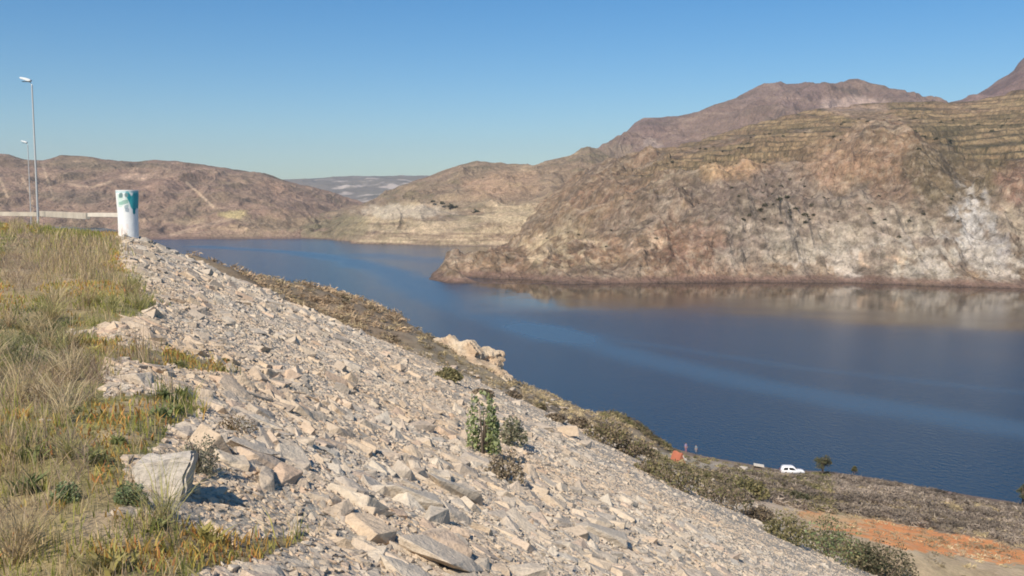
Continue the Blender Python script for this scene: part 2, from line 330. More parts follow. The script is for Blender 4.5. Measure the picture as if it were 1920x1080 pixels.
def spit_disp(x, y, t, z, px):
    a = ss(0, .5, t) * (1 - .6 * ss(3.2, 4, t)); return erode(x, y, 80, 15, 101) * a + fbm(x / 14, y / 14, 3, 108) * 1.6 * a
def spit_col(x, y, z, t, ix, iy, gz, dz, ex):
    n1 = fbm(x / 60, y / 60 + z / 40, 4, 121); n2 = fbm(x / 20, z / 8 + y / 50, 4, 122); st = fbm(x / 70, z / 2.6, 3, 124)
    c = np.ones(x.shape + (3,)) * np.array((.26, .19, .13))
    c = mixc(c, ss(-.1, .5, n1) * .6, (.21, .165, .115)); c = mixc(c, ss(.05, .45, n2) * .5, (.40, .29, .19)); c = mixc(c, ss(.15, .5, -n2) * .4, OL)
    c = mixc(c, blob(ix, iy, 940, 345, 70, 22, 1) * .6, (.42, .28, .18)); c = mixc(c, blob(ix, iy, 800, 330, 50, 14, 2) * .3, PUR)
    lo = (1 - ss(2.0, 2.4, t)) * ss(640, 690, ix)
    c = mixc(c, lo * ss(-.35, .25, st) * .85, (.50, .385, .25)); c = mixc(c, lo * ss(.15, .5, -n2) * .5, (.20, .16, .10))
    c = mixc(c, blob(ix, iy, 760, 397, 75, 12, 3, ns=12) * .8, (.52, .43, .32)); c = mixc(c, blob(ix, iy, 960, 405, 45, 20, 4, ns=12) * .6, (.54, .42, .27))
    c = mixc(c, blob(ix, iy, 640, 425, 60, 22, 6) * .55, (.20, .175, .10))
    c = mixc(c, (1 - ss(.5, 2.0, z)) * .6, (.16, .11, .085)); return c
VS, IXS, IYS = hill('spit_hill', 560, 1300, 700, SPIT, (40, 50, 70, 90), M_hill, spit_disp, spit_col)
VS = None
# ---- hills beyond the dam on the left
LEFT = [shore([(-400, 452), (250, 450), (340, 449), (640, 447), (760, 446)]),
  [(-400, 430, 1180), (200, 432, 1180), (330, 437, 1170), (450, 433, 1170), (560, 436, 1180), (640, 438, 1200), (760, 441, 1250)],
  [(-400, 385, 1350), (0, 390, 1350), (120, 395, 1340), (250, 398, 1330), (330, 402, 1330), (440, 400, 1330), (540, 408, 1360), (640, 412, 1500), (760, 428, 1500)],
  [(-400, 335, 1550), (0, 330, 1500), (40, 340, 1500), (100, 345, 1500), (200, 345, 1550), (300, 345, 1550), (400, 345, 1550), (500, 362, 1600), (600, 385, 1700), (680, 400, 1800), (760, 410, 1850)],
  [(-400, 288, 1750), (-60, 289, 1750), (15, 290, 1750), (45, 298, 1750), (80, 300, 1750), (115, 292, 1780), (150, 293, 1800), (200, 299, 1820), (240, 303, 1830), (290, 299, 1840), (340, 303, 1850), (400, 311, 1860), (450, 318, 1870), (500, 326, 1880), (540, 341, 1900), (580, 352, 1950), (620, 364, 2000), (680, 384, 2050), (760, 400, 2100)]]
def left_disp(x, y, t, z, px):
    a = ss(0, .5, t) * (1 - .75 * ss(3.3, 4, t)); return erode(x, y, 60, 10, 201) * a + erode(x, y, 200, 14, 205, 1.5) * a + fbm(x / 20, y / 20, 3, 208) * 2 * a
def left_col(x, y, z, t, ix, iy, gz, dz, ex):
    n1 = fbm(x / 90, y / 90, 4, 221); n2 = fbm(x / 26, z / 14 + y / 60, 4, 222)
    c = np.ones(x.shape + (3,)) * np.array((.225, .165, .13))
    c = mixc(c, ss(-.1, .5, n1) * .6, PUR); c = mixc(c, ss(.1, .5, -n1) * .6, (.20, .16, .11)); c = mixc(c, ss(.1, .5, n2) * .45, (.34, .25, .19)); c = mixc(c, ss(.15, .5, -n2) * .45, (.13, .11, .085))
    # pale vehicle tracks and bare cuts
    def trk(pts, w, k):
        nonlocal c
        P = np.array(pts, float); best = np.full(ix.shape, 1e9)
        for (x0, y0), (x1, y1) in zip(P, P[1:]):
            dx, dy = x1 - x0, y1 - y0; tt = np.clip(((ix - x0) * dx + (iy - y0) * dy) / (dx * dx + dy * dy), 0, 1)
            best = np.minimum(best, np.hypot(ix - x0 - tt * dx, iy - y0 - tt * dy))
        c = mixc(c, (1 - ss(w * .5, w, best)) * k, (.46, .36, .26))
    trk([(350, 343), (372, 362), (400, 388)], 3.2, .8); trk([(80, 310), (92, 345), (102, 375)], 3, .5); trk([(40, 330), (58, 365), (62, 400)], 3.5, .5); trk([(0, 335), (14, 370)], 3.5, .5)
    trk([(320, 440), (380, 425), (440, 408), (475, 415)], 4, .45); trk([(130, 345), (170, 352), (210, 340)], 3, .5)
    for (cx, cy, rx, ry, s, k, cc) in ((255, 332, 28, 6, 1, .8, (.42, .31, .24)), (435, 403, 34, 8, 2, .8, (.42, .36, .19)), (360, 415, 30, 8, 3, .5, (.42, .33, .22)), (540, 420, 90, 14, 4, .45, (.22, .19, .12)),
                                       (450, 428, 60, 6, 5, .5, (.40, .30, .2)), (520, 345, 30, 14, 6, .4, (.32, .22, .16)), (150, 370, 70, 12, 7, .5, (.13, .11, .09)), (200, 310, 160, 5, 8, .5, (.11, .10, .075)), (640, 425, 30, 14, 9, .5, (.15, .15, .09))):
        c = mixc(c, blob(ix, iy, cx, cy, rx, ry, s, ns=14) * k, cc)
    c = mixc(c, (t > 3.86) * (t < 4.1) * ss(-.2, .2, n2) * .7, (.09, .085, .06))
    c = c * np.array((1.22, 1.14, 1.05)); c = mixc(c, (1 - ss(1, 3, z)) * .6, (.15, .10, .09)); return c
hill('left_hills', -400, 760, 900, LEFT, (30, 50, 70, 90), M_hill, left_disp, left_col)
# ---- mountain behind the headland, the peak at the right edge, and the distant hills
MTN = [[(950, 370, 1500), (1200, 330, 1500), (1500, 290, 1500), (2100, 290, 1500)],
  [(950, 350, 1800), (1100, 320, 1800), (1150, 300, 1800), (1250, 262, 1850), (1400, 235, 1850), (1550, 215, 1850), (1650, 205, 1900), (1750, 215, 1900), (2100, 230, 1900)],
  [(950, 340, 2200), (1090, 308, 2150), (1120, 296, 2150), (1145, 276, 2150), (1170, 252, 2150), (1190, 230, 2150), (1207, 221, 2150), (1240, 221, 2180), (1275, 219, 2200), (1310, 212, 2200), (1340, 200, 2250), (1380, 187, 2250), (1415, 168, 2300), (1445, 160, 2300), (1480, 157, 2300), (1520, 156, 2300), (1565, 158, 2300), (1582, 153, 2300), (1592, 148, 2300), (1608, 147, 2300), (1624, 152, 2300), (1650, 164, 2320), (1685, 180, 2340), (1708, 192, 2350), (1730, 206, 2350), (1800, 228, 2400), (2100, 230, 2400)]]
def mtn_disp(x, y, t, z, px):
    a = ss(0, .4, t) * (1 - .97 * ss(1.4, 2, t)); return erode(x, y, 190, 42, 301, 2.0) * a + erode(x, y, 60, 12, 305) * a
def mtn_col(x, y, z, t, ix, iy, gz, dz, ex):
    n1 = fbm(x / 140, y / 140, 4, 321); n2 = fbm(x / 40, z / 22 + y / 90, 4, 322)
    c = np.ones(x.shape + (3,)) * np.array((.21, .145, .115)); c = mixc(c, ss(-.1, .5, n1) * .6, (.20, .14, .125)); c = mixc(c, ss(.1, .5, -n2) * .5, (.13, .10, .08)); c = mixc(c, ss(.15, .5, n2) * .5, (.31, .22, .17))
    c = mixc(c, blob(ix, iy, 1600, 197, 55, 14, 1) * .7, (.46, .34, .28)); c = mixc(c, blob(ix, iy, 1220, 285, 22, 22, 2, ns=12) * .55, (.44, .34, .28)); c = mixc(c, blob(ix, iy, 1160, 290, 30, 20, 3) * .4, (.30, .24, .16))
    return c
hill('mountain', 950, 2100, 800, MTN, (90, 130), M_hill, mtn_disp, mtn_col)
PEAK = [[(1700, 230, 1500), (2500, 230, 1500)], [(1700, 215, 1900), (1800, 205, 1900), (1860, 190, 1900), (1920, 165, 1900), (2500, 130, 1900)],
  [(1700, 212, 2300), (1790, 198, 2300), (1830, 187, 2300), (1850, 176, 2300), (1870, 162, 2300), (1890, 150, 2300), (1900, 141, 2300), (1908, 126, 2300), (1920, 112, 2300), (1950, 88, 2300), (2050, 40, 2300), (2500, 90, 2300)]]
def pk_col(x, y, z, t, ix, iy, gz, dz, ex):
    n2 = fbm(x / 40, z / 22 + y / 90, 4, 422); c = np.ones(x.shape + (3,)) * np.array((.19, .125, .11)); c = mixc(c, ss(.0, .5, -n2) * .5, (.12, .09, .08)); return mixc(c, ss(.15, .5, n2) * .4, (.28, .2, .17))
hill('right_peak', 1700, 2500, 400, PEAK, (50, 90), M_hill, lambda x, y, t, z, px: erode(x, y, 150, 30, 401, 2) * ss(0, .4, t) * (1 - .8 * ss(1.5, 2, t)), pk_col)
DIST = [[(300, 400, 2700), (1200, 400, 2700)], [(300, 370, 4000), (540, 372, 4000), (700, 366, 4000), (1200, 372, 4000)], [(300, 352, 4800), (560, 350, 4800), (640, 347, 4800), (700, 344, 4800), (1200, 350, 4800)],
  [(300, 345, 6300), (500, 341, 6300), (545, 338, 6300), (590, 337, 6300), (625, 333, 6300), (660, 334, 6300), (700, 331, 6300), (740, 330, 6300), (765, 333, 6300), (800, 335, 6300), (1200, 345, 6300)]]
def dist_col(x, y, z, t, ix, iy, gz, dz, ex):
    n1 = fbm(x / 250, y / 250, 4, 521); n2 = fbm(x / 90, y / 120, 4, 522)
    c = np.ones(x.shape + (3,)) * np.array((.20, .17, .14)); c = mixc(c, ss(0, .5, n1) * .7, (.12, .115, .09)); c = mixc(c, ss(.15, .4, n2) * (1 - ss(2.2, 2.9, t)) * .9, (.50, .42, .36)); return c
hill('distant_hills', 300, 1200, 500, DIST, (40, 40, 50), M_far, lambda x, y, t, z, px: erode(x, y, 420, 26, 501, 1.5) * ss(0, .4, t) * (1 - .7 * ss(2.4, 3, t)), dist_col)
# ------------------------------------------------------------------ water
def seg_dist(x, y, P):
    best = np.full(np.shape(x), 1e9); side = np.zeros(np.shape(x)); 
    for (x0, y0), (x1, y1) in zip(P, P[1:]):
        dx, dy = x1 - x0, y1 - y0; tt = np.clip(((x - x0) * dx + (y - y0) * dy) / (dx * dx + dy * dy), 0, 1)
        d = np.hypot(x - x0 - tt * dx, y - y0 - tt * dy); cr = (x - x0) * dy - (y - y0) * dx
        m = d < best - 1e-9; best = np.where(m, d, best); side = np.where(m, np.sign(cr), side)
    return best, side
us = np.linspace(-.95, .95, 520); yy = np.exp(np.linspace(math.log(40), math.log(2600), 420))
Yg, Ug = np.meshgrid(yy, us, indexing='ij'); Xg = Ug * Yg
iwx, iwy = PX(Xg, Yg, 0 * Xg)
def lane(pts, wid, s):                              # a wind lane that lies on the water along these points
    P = []
    for (a, b) in pts: u, v = UV(a, b); d = -CZ / v; P.append((u * d, d))
    d, _ = seg_dist(Xg, Yg, P); sc = 1 + .0 * d
    n = fbm(Xg / 60, Yg / 60, 3, s) * wid * .5 + fbm(Xg / 14, Yg / 22, 3, s + 9) * wid * .25
    return 1 - ss(wid * .2, wid * 1.7, d + n)
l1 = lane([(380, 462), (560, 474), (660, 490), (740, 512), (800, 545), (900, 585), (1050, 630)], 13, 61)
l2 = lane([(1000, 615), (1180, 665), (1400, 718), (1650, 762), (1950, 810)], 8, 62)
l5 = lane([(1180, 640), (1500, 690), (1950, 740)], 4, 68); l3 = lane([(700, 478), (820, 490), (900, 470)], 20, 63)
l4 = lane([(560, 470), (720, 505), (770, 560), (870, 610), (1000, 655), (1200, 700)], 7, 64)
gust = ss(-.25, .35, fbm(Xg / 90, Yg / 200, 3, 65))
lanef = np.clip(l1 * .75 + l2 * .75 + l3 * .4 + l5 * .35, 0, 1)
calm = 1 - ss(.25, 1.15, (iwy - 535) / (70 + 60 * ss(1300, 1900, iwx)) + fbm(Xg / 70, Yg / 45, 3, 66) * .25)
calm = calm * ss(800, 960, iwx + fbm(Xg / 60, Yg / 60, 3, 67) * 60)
wc = np.stack([lanef, calm, gust], -1)
mw, nt, b = newmat('water')
a = N(nt, 'ShaderNodeAttribute', attribute_name='col'); sp = N(nt, 'ShaderNodeSeparateColor'); L(nt, a.outputs['Color'], sp.inputs[0])
g = N(nt, 'ShaderNodeNewGeometry')
mixr = N(nt, 'ShaderNodeMapRange'); L(nt, sp.outputs[0], mixr.inputs['Value']); mixr.inputs['To Min'].default_value = .12; mixr.inputs['To Max'].default_value = .30
cr2 = N(nt, 'ShaderNodeMix', data_type='FLOAT'); L(nt, sp.outputs[1], cr2.inputs['Factor']); L(nt, mixr.outputs[0], cr2.inputs['A']); cr2.inputs['B'].default_value = .04
L(nt, cr2.outputs['Result'], b.inputs['Roughness'])
cm = N(nt, 'ShaderNodeMix', data_type='RGBA'); L(nt, sp.outputs[0], cm.inputs['Factor']); cm.inputs['A'].default_value = (.002, .042, .092, 1); cm.inputs['B'].default_value = (.05, .105, .17, 1)  # lighter lane colour paints in the pale sky sheen of ruffled water
cm2 = N(nt, 'ShaderNodeMix', data_type='RGBA'); L(nt, sp.outputs[1], cm2.inputs['Factor']); L(nt, cm.outputs['Result'], cm2.inputs['A']); cm2.inputs['B'].default_value = (.02, .018, .014, 1)  # dark brown in the calm zone paints in the hill's brown reflection
L(nt, cm2.outputs['Result'], b.inputs['Base Color'])
b.inputs['IOR'].default_value = 1.33
mp = N(nt, 'ShaderNodeMapping'); mp.inputs['Scale'].default_value = (1, .55, 1); mp.inputs['Rotation'].default_value = (0, 0, .5); L(nt, g.outputs['Position'], mp.inputs['Vector'])
n1 = N(nt, 'ShaderNodeTexNoise', Scale=1.3, Detail=5.0, Roughness=.6); L(nt, mp.outputs[0], n1.inputs['Vector'])
n2 = N(nt, 'ShaderNodeTexNoise', Scale=.12, Detail=3.0); L(nt, mp.outputs[0], n2.inputs['Vector'])
bs = N(nt, 'ShaderNodeMapRange'); L(nt, sp.outputs[1], bs.inputs['Value']); bs.inputs['To Min'].default_value = 1.0; bs.inputs['To Max'].default_value = .03
b1 = N(nt, 'ShaderNodeBump'); b1.inputs['Distance'].default_value = .35; L(nt, n1.outputs['Fac'], b1.inputs['Height']); L(nt, bs.outputs[0], b1.inputs['Strength'])
b2 = N(nt, 'ShaderNodeBump'); b2.inputs['Distance'].default_value = .25; b2.inputs['Strength'].default_value = .2; L(nt, n2.outputs['Fac'], b2.inputs['Height']); L(nt, b1.outputs[0], b2.inputs['Normal'])
L(nt, b2.outputs[0], b.inputs['Normal'])
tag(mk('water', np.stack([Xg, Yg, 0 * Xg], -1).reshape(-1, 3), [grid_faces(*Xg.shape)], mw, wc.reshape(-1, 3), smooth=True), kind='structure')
# ------------------------------------------------------------------ near ground
EDGE = np.array([(23.0, -60), (0, 0), (-.3835 * 30, 30), (-.3835 * 50, 50), (-20.6, 53.5), (-22.4, 56.8), (-25.5, 59.5), (-30, 61.5), (-40, 64), (-80, 72), (-200, 95)])
def edge_d(x, y):
    d, s = seg_dist(x, y, EDGE); return d * s
GP = []
def gp(px, py, Y): u, v = UV(px, py); GP.append((u, math.log(Y), CZ + v * Y))
def gz_(px, Y, z): u, v = UV(px, 700); GP.append((u, math.log(Y), z))
# bank silhouettes against the water: (px, py, Y); then the flat shore, whose edge is the waterline itself
BANK = [(340, 494, 62), (400, 515, 66), (430, 518, 70), (500, 532, 78), (560, 547, 84), (640, 566, 88), (700, 586, 90), (780, 628, 90), (860, 664, 88), (920, 694, 88), (960, 716, 92), (1020, 742, 97), (1080, 768, 104), (1130, 790, 116)]
for px, py, Y in BANK: gp(px, py, Y); v = UV(px, py)[1]; z = CZ + v * Y; gz_(px, Y * 1.10, z - 2.6 - (px < 800) * 1.2); gz_(px, Y * 1.25, z - .42 * Y * .25 - 5); gz_(px, Y * 2.0, -4); gz_(px, Y * 3, -12)
for px, py in ((1190, 815), (1250, 836), (1320, 852), (1400, 865), (1480, 878), (1540, 880), (1600, 886), (1700, 902), (1800, 919), (1920, 938), (2150, 968)):
    Yw = -CZ / UV(px, py)[1]; gz_(px, Yw * .93, 1.5); gz_(px, Yw * 1.03, -1.2); gz_(px, Yw * 1.12, -4); gz_(px, Yw * 1.5, -8); gz_(px, Yw * 2.0, -12)
for a in ((500, 553, 66), (560, 580, 68), (640, 606, 68), (700, 630, 68), (780, 656, 66), (860, 690, 66), (940, 745, 62), (1000, 780, 62), (1080, 822, 62), (1180, 850, 66), (1300, 896, 64), (1400, 925, 66), (1500, 945, 72), (1600, 958, 80), (1750, 966, 92), (1900, 990, 90), (2150, 1020, 88),
          (1180, 832, 105), (1270, 868, 118), (1340, 885, 122), (1480, 903, 128), (1400, 895, 126), (1600, 921, 122), (1750, 936, 120), (1900, 965, 112),
          (1500, 985, 54), (1650, 1010, 56), (1800, 1035, 54), (1920, 1050, 54), (2150, 1085, 54), (1400, 968, 50), (1500, 1020, 43), (1600, 1062, 40), (1750, 1110, 40), (2100, 1180, 40),
          (1300, 928, 48), (1180, 884, 48), (1000, 808, 50), (780, 680, 56), (600, 608, 58)): gp(*a)
for px in range(250, 2300, 150):
    for Y, z in ((15, 12), (25, 16)): gz_(px, Y, z)
for px in (250, 300, 350): gz_(px, 58, 33); gz_(px, 70, 27)
for px, Y, z in ((400, 60, 38.6), (450, 60, 38.9), (430, 50, 38)): gz_(px, Y, z)
GP = np.array(GP)
_, idx = np.unique(np.round(GP[:, :2], 3), axis=0, return_index=True); GP = GP[idx]
SC = np.array([1.0, .45]); Q = GP[:, :2] * SC
def phi(r2): return .5 * r2 * np.log(r2 + 1e-12)
NQ = len(Q); K_ = phi(((Q[:, None] - Q[None]) ** 2).sum(-1)) + np.eye(NQ) * 2e-4
P_ = np.c_[np.ones(NQ), Q]; A_ = np.block([[K_, P_], [P_.T, np.zeros((3, 3))]])
ws = np.linalg.solve(A_, np.r_[GP[:, 2], 0, 0, 0])
NG = None
def nat(x, y):
    y = np.maximum(y, 2.0)
    if NG is not None:
        a = (np.clip(x / y, -1.09, 1.09) + 1.1) / 2.2 * 499; b = (np.log(np.clip(y, 2.01, 500)) - math.log(2)) / math.log(260) * 499; i = a.astype(int); j = b.astype(int); a = a - i; b = b - j
        return (NG[j, i] * (1 - a) + NG[j, i + 1] * a) * (1 - b) + (NG[j + 1, i] * (1 - a) + NG[j + 1, i + 1] * a) * b
    u = np.clip(x / y, -1.1, 1.1); q = np.stack([u.ravel(), np.log(y).ravel()], 1) * SC; out = np.zeros(len(q))
    for i in range(0, len(q), 40000):
        p = q[i:i + 40000]; out[i:i + 40000] = phi(((p[:, None] - Q[None]) ** 2).sum(-1)) @ ws[:NQ] + ws[NQ] + p @ ws[NQ + 1:]
    return out.reshape(x.shape)
_gy, _gu = np.meshgrid(np.exp(np.linspace(math.log(2), math.log(520), 501)), np.linspace(-1.1, 1.1044, 501), indexing='ij'); NG = nat(_gy * _gu, _gy)
def ground_z(x, y, full=False):
    x = np.asarray(x, float); y = np.asarray(y, float); d = edge_d(x, y)
    emb = 43 - .48 * np.sqrt(np.maximum(d + .25, 0) ** 2 + .09) + .14
    emb = emb + .55 * ss(1.0, 6, -d) * ss(14, 42, y) * (1 - ss(80, 110, y)) + .12 * fbm(x / 2.2, y / 2.2, 3, 91) * ss(-.5, 1, d) + .10 * fbm(x / 1.3, y / 1.3, 3, 92) * (1 - ss(-.5, 1, d))
    emb = emb - .5 * ss(44, 52, y) * (1 - ss(-4, -1, d)) * 0
    n0 = nat(x, y); na = n0 + fbm(x / 9, y / 9, 4, 93) * .7 * ss(30, 70, y) * ss(0, 8, n0)
    k = .35; h = np.clip(.5 + .5 * (emb - na) / k, 0, 1); z = na * (1 - h) + emb * h + k * h * (1 - h)
    if full: return z, emb, na, d
    return z
us = np.linspace(-1.0, 1.0, 900); yy = np.exp(np.linspace(math.log(1.2), math.log(330), 560))
Yg, Ug = np.meshgrid(yy, us, indexing='ij'); Xg = Ug * Yg
Zg, EM, NA, DD = ground_z(Xg, Yg, True); ixg, iyg = PX(Xg, Yg, Zg)
GRASS = [(-900, 380), (0, 380), (150, 380), (215, 400), (226, 437), (236, 470), (222, 490), (262, 535), (300, 578), (232, 598), (180, 615), (125, 622), (235, 648), (330, 660), (400, 680), (440, 702), (330, 690), (240, 678), (200, 690), (188, 742), (375, 742), (370, 785), (320, 800), (300, 842), (238, 858), (238, 905), (272, 945), (200, 960), (300, 972), (360, 1000), (480, 1012), (580, 998), (560, 1020), (480, 1050), (360, 1072), (300, 1400), (-900, 1400)]
def is_grass(ix, iy, j=6):
    ix = ix + fbm(ix / 7, iy / 7, 2, 97) * j * 1.8; iy = iy + fbm(ix / 9 + 9, iy / 7, 2, 98) * j
    dx = fbm(ix / 22, iy / 22, 3, 95) * j * 1.6; dy = fbm(ix / 22 + 50, iy / 22, 3, 96) * j; return inpoly(ix + dx, iy + dy, GRASS)
TRACK = [(1225, 846), (1330, 860), (1420, 870), (1530, 882), (1530, 888), (1440, 887), (1340, 886), (1235, 868)]
def ground_col(x, y, z, em, na, d, ix, iy):
    n1 = fbm(x / 3, y / 3, 4, 131); n2 = fbm(x / .8, y / .8, 3, 132); n3 = fbm(x / 14, y / 14, 4, 133)
    c = np.ones(x.shape + (3,)) * np.array((.42, .36, .285)); c = mixc(c, ss(-.1, .4, n1) * .6, (.45, .37, .28)); c = mixc(c, ss(0, .4, n2) * .5, (.34, .30, .25))
    g = is_grass(ix, iy); gc = mixc(np.ones(x.shape + (3,)) * np.array((.34, .26, .14)), ss(-.1, .4, n1), (.24, .21, .09)); gc = mixc(gc, ss(.1, .5, n2), (.38, .29, .18))
    c = np.where(g[..., None] | (d < -2.5)[..., None], gc, c)
    road = ((d < -14) & (y > 25)); c = np.where((road & (n1 > -.1))[..., None], np.array((.27, .25, .17)), c)
    low = na > em + .05                              # natural low ground
    lc = mixc(np.ones(x.shape + (3,)) * np.array((.27, .20, .13)), ss(-.2, .3, n3), (.20, .155, .105)); lc = mixc(lc, ss(.05, .45, n1) * .7, (.34, .27, .185)); 
    bare = blob(ix, iy, 990, 780, 200, 75, 31); lc = mixc(lc, bare * ss(-.35, .1, n1) * .85, (.47, .355, .24)); lc = mixc(lc, blob(ix, iy, 880, 700, 110, 60, 32) * .6, (.45, .35, .22))
    lc = mixc(lc, blob(ix, iy, 620, 600, 190, 45, 33) * .6, (.30, .22, .145))
    tr = inpoly(ix, iy, TRACK); lc = np.where(tr[..., None], np.array((.44, .37, .28)), lc)
    og = inpoly(ix + n1 * 12, iy + n2 * 5, [(1400, 938), (1520, 958), (1640, 975), (1800, 1003), (1960, 1040), (2200, 1090), (2200, 1250), (1700, 1120), (1640, 1060), (1580, 1010), (1500, 990), (1390, 958)])
    oc = mixc(np.ones(x.shape + (3,)) * np.array((.45, .34, .21)), ss(-.1, .4, n1), (.52, .40, .26)); oc = mixc(oc, ss(.1, .4, n2) * .5, (.33, .25, .15))
    ob = inpoly(ix + n1 * 16, iy + n2 * 8, [(1490, 955), (1640, 973), (1800, 1001), (1960, 1038), (2200, 1085), (2200, 1110), (1960, 1066), (1820, 1046), (1700, 1026), (1600, 1004), (1520, 980)])
    oc = np.where(ob[..., None], mixc(np.ones(x.shape + (3,)) * np.array((.74, .31, .12)), ss(.1, .5, n2 + n1 * .4), (.62, .38, .20)), oc); lc = np.where(og[..., None], oc, lc)
    lc = mixc(lc, blob(ix, iy, 1450, 952, 60, 12, 35, ns=14) * .85, (.56, .44, .32)); lc = mixc(lc, blob(ix, iy, 1560, 975, 55, 14, 36, ns=14) * .6, (.56, .44, .25))
    lc = mixc(lc, blob(ix, iy, 1480, 905, 260, 34, 34) * .45, (.17, .14, .115)); lc = mixc(lc, blob(ix, iy, 1290, 862, 90, 7, 37, ns=12) * .5, (.38, .31, .22)); lc = mixc(lc, blob(ix, iy, 1760, 922, 30, 5, 38, ns=10) * .7, (.50, .33, .26))
    lc = mixc(lc, (1 - ss(.2, 1.6, z)) * .7, (.16, .11, .09))
    return c * (1 - low[..., None]) + lc * low[..., None]
gc = ground_col(Xg, Yg, Zg, EM, NA, DD, ixg, iyg)
tag(mk('ground', np.stack([Xg, Yg, Zg], -1).reshape(-1, 3), [grid_faces(*Xg.shape)], M_ground, gc.reshape(-1, 3), smooth=True), kind='structure')
# ------------------------------------------------------------------ rocks
def hull_proto(seed, npts, sub=0):
    rr = np.random.RandomState(seed); bm = bmesh.new()
    p = np.array([[a, b, c] for a in (-1, 1) for b in (-1, 1) for c in (-1, 1)], float) * rr.uniform(.42, 1.0, (8, 3))
    e = rr.normal(size=(npts - 8, 3)); e /= np.linalg.norm(e, axis=1)[:, None]; p = np.concatenate([p, e * .95])
    sh = rr.uniform(-.35, .35, 2); p[:, 0] += p[:, 2] * sh[0]; p[:, 1] += p[:, 2] * sh[1]
    p *= np.array([.5, .5 * rr.uniform(.55, .95), .5 * rr.uniform(.30, .72)])
    for q in p: bm.verts.new(q)
    r = bmesh.ops.convex_hull(bm, input=bm.verts)
    bmesh.ops.delete(bm, geom=[e for e in r['geom_interior'] if isinstance(e, bmesh.types.BMVert)], context='VERTS')
    bmesh.ops.dissolve_limit(bm, angle_limit=math.radians(9), verts=bm.verts, edges=bm.edges)
    if sub:
        bmesh.ops.bevel(bm, geom=list(bm.edges), offset=.012, segments=1, affect='EDGES')
        bmesh.ops.triangulate(bm, faces=bm.faces)
        bmesh.ops.subdivide_edges(bm, edges=bm.edges, cuts=sub, use_grid_fill=True)
        for v in bm.verts:
            c = v.co; k = seed * 3.1
            v.co = c + c.normalized() * .028 * float(fbm(np.array([c.x * 6 + k + c.z * 4]), np.array([c.y * 6 - c.z * 5]), 3, seed)[0])
    bmesh.ops.triangulate(bm, faces=bm.faces); bm.normal_update()
    V = np.array([v.co[:] for v in bm.verts]); Fc = np.array([[v.index for v in f.verts] for f in bm.faces]) if False else None
    bm.verts.ensure_lookup_table(); bm.verts.index_update()
    Fc = np.array([[v.index for v in f.verts] for f in bm.faces]); bm.free(); return V, Fc
LO = [hull_proto(100 + i, 11) for i in range(14)]; MID = [hull_proto(200 + i, 15) for i in range(14)]; HI = [hull_proto(300 + i, 14, 2) for i in range(14)]
def rot_mats(n, tilt, rr):
    az = rr.uniform(0, 2 * PI, n); ta = rr.uniform(0, 2 * PI, n); tl = np.abs(rr.normal(0, tilt, n))
    Rz = np.zeros((n, 3, 3)); c, s = np.cos(az), np.sin(az); Rz[:, 0, 0] = c; Rz[:, 0, 1] = -s; Rz[:, 1, 0] = s; Rz[:, 1, 1] = c; Rz[:, 2, 2] = 1
    k = np.stack([np.cos(ta), np.sin(ta), 0 * ta], 1); Kx = np.zeros((n, 3, 3)); Kx[:, 0, 2] = k[:, 1]; Kx[:, 1, 2] = -k[:, 0]; Kx[:, 2, 0] = -k[:, 1]; Kx[:, 2, 1] = k[:, 0]
    I = np.eye(3)[None]; Rt = I + np.sin(tl)[:, None, None] * Kx + (1 - np.cos(tl))[:, None, None] * (Kx @ Kx)
    return Rt @ Rz
def slope_frame(x, y):
    e = .3; zx = (ground_z(x + e, y) - ground_z(x - e, y)) / (2 * e); zy = (ground_z(x, y + e) - ground_z(x, y - e)) / (2 * e)
    nrm = np.stack([-zx, -zy, 1 + 0 * zx], 1); nrm /= np.linalg.norm(nrm, axis=1)[:, None]
    tx = np.stack([nrm[:, 2], 0 * zx, -nrm[:, 0]], 1); tx /= np.linalg.norm(tx, axis=1)[:, None]; ty = np.cross(nrm, tx)
    return np.stack([tx, ty, nrm], 2)
def instance_mesh(name, protos, pos, Rm, scl, mat):
    Vs = []; Fs = []; off = 0; pi = R.randint(0, len(protos), len(pos))
    for k, (pv, pf) in enumerate(protos):
        m = np.where(pi == k)[0]
        if not len(m): continue
        v = np.einsum('nij,nvj->nvi', Rm[m], pv[None] * scl[m][:, None, :]) + pos[m][:, None]
        f = pf[None] + (np.arange(len(m)) * len(pv))[:, None, None] + off
        Vs.append(v.reshape(-1, 3)); Fs.append(f.reshape(-1, pf.shape[1])); off += len(m) * len(pv)
    return mk(name, np.concatenate(Vs), [np.concatenate(Fs)], mat)
def scatter(y0, y1, dens, margin=0.0):
    """uniform-in-world samples over a wedge of ground"""
    area = .95 * (y1 ** 2 - y0 ** 2) / 2 * 1.15; n = int(area * dens)
    y = np.sqrt(R.uniform(y0 ** 2, y1 ** 2, n)); x = R.uniform(-.62, .62, n) * y; return x, y
def rock_zone(x, y):
    z, em, na, d = ground_z(x, y, True); ix, iy = PX(x, y, z)
    return z, (d > -1.5) & (na < em + .25) & ~is_grass(ix, iy) & (ix > 120) & (ix < 2050) & (iy < 1200), ix, iy, d
pos = []; size = []
BP = W(300, 935, 1.0); BP = BP * np.array([6.85, 6.85, 1])
HERO = []                                            # specific stones seen in the photo: (px, py of foot, size m, flat, label)
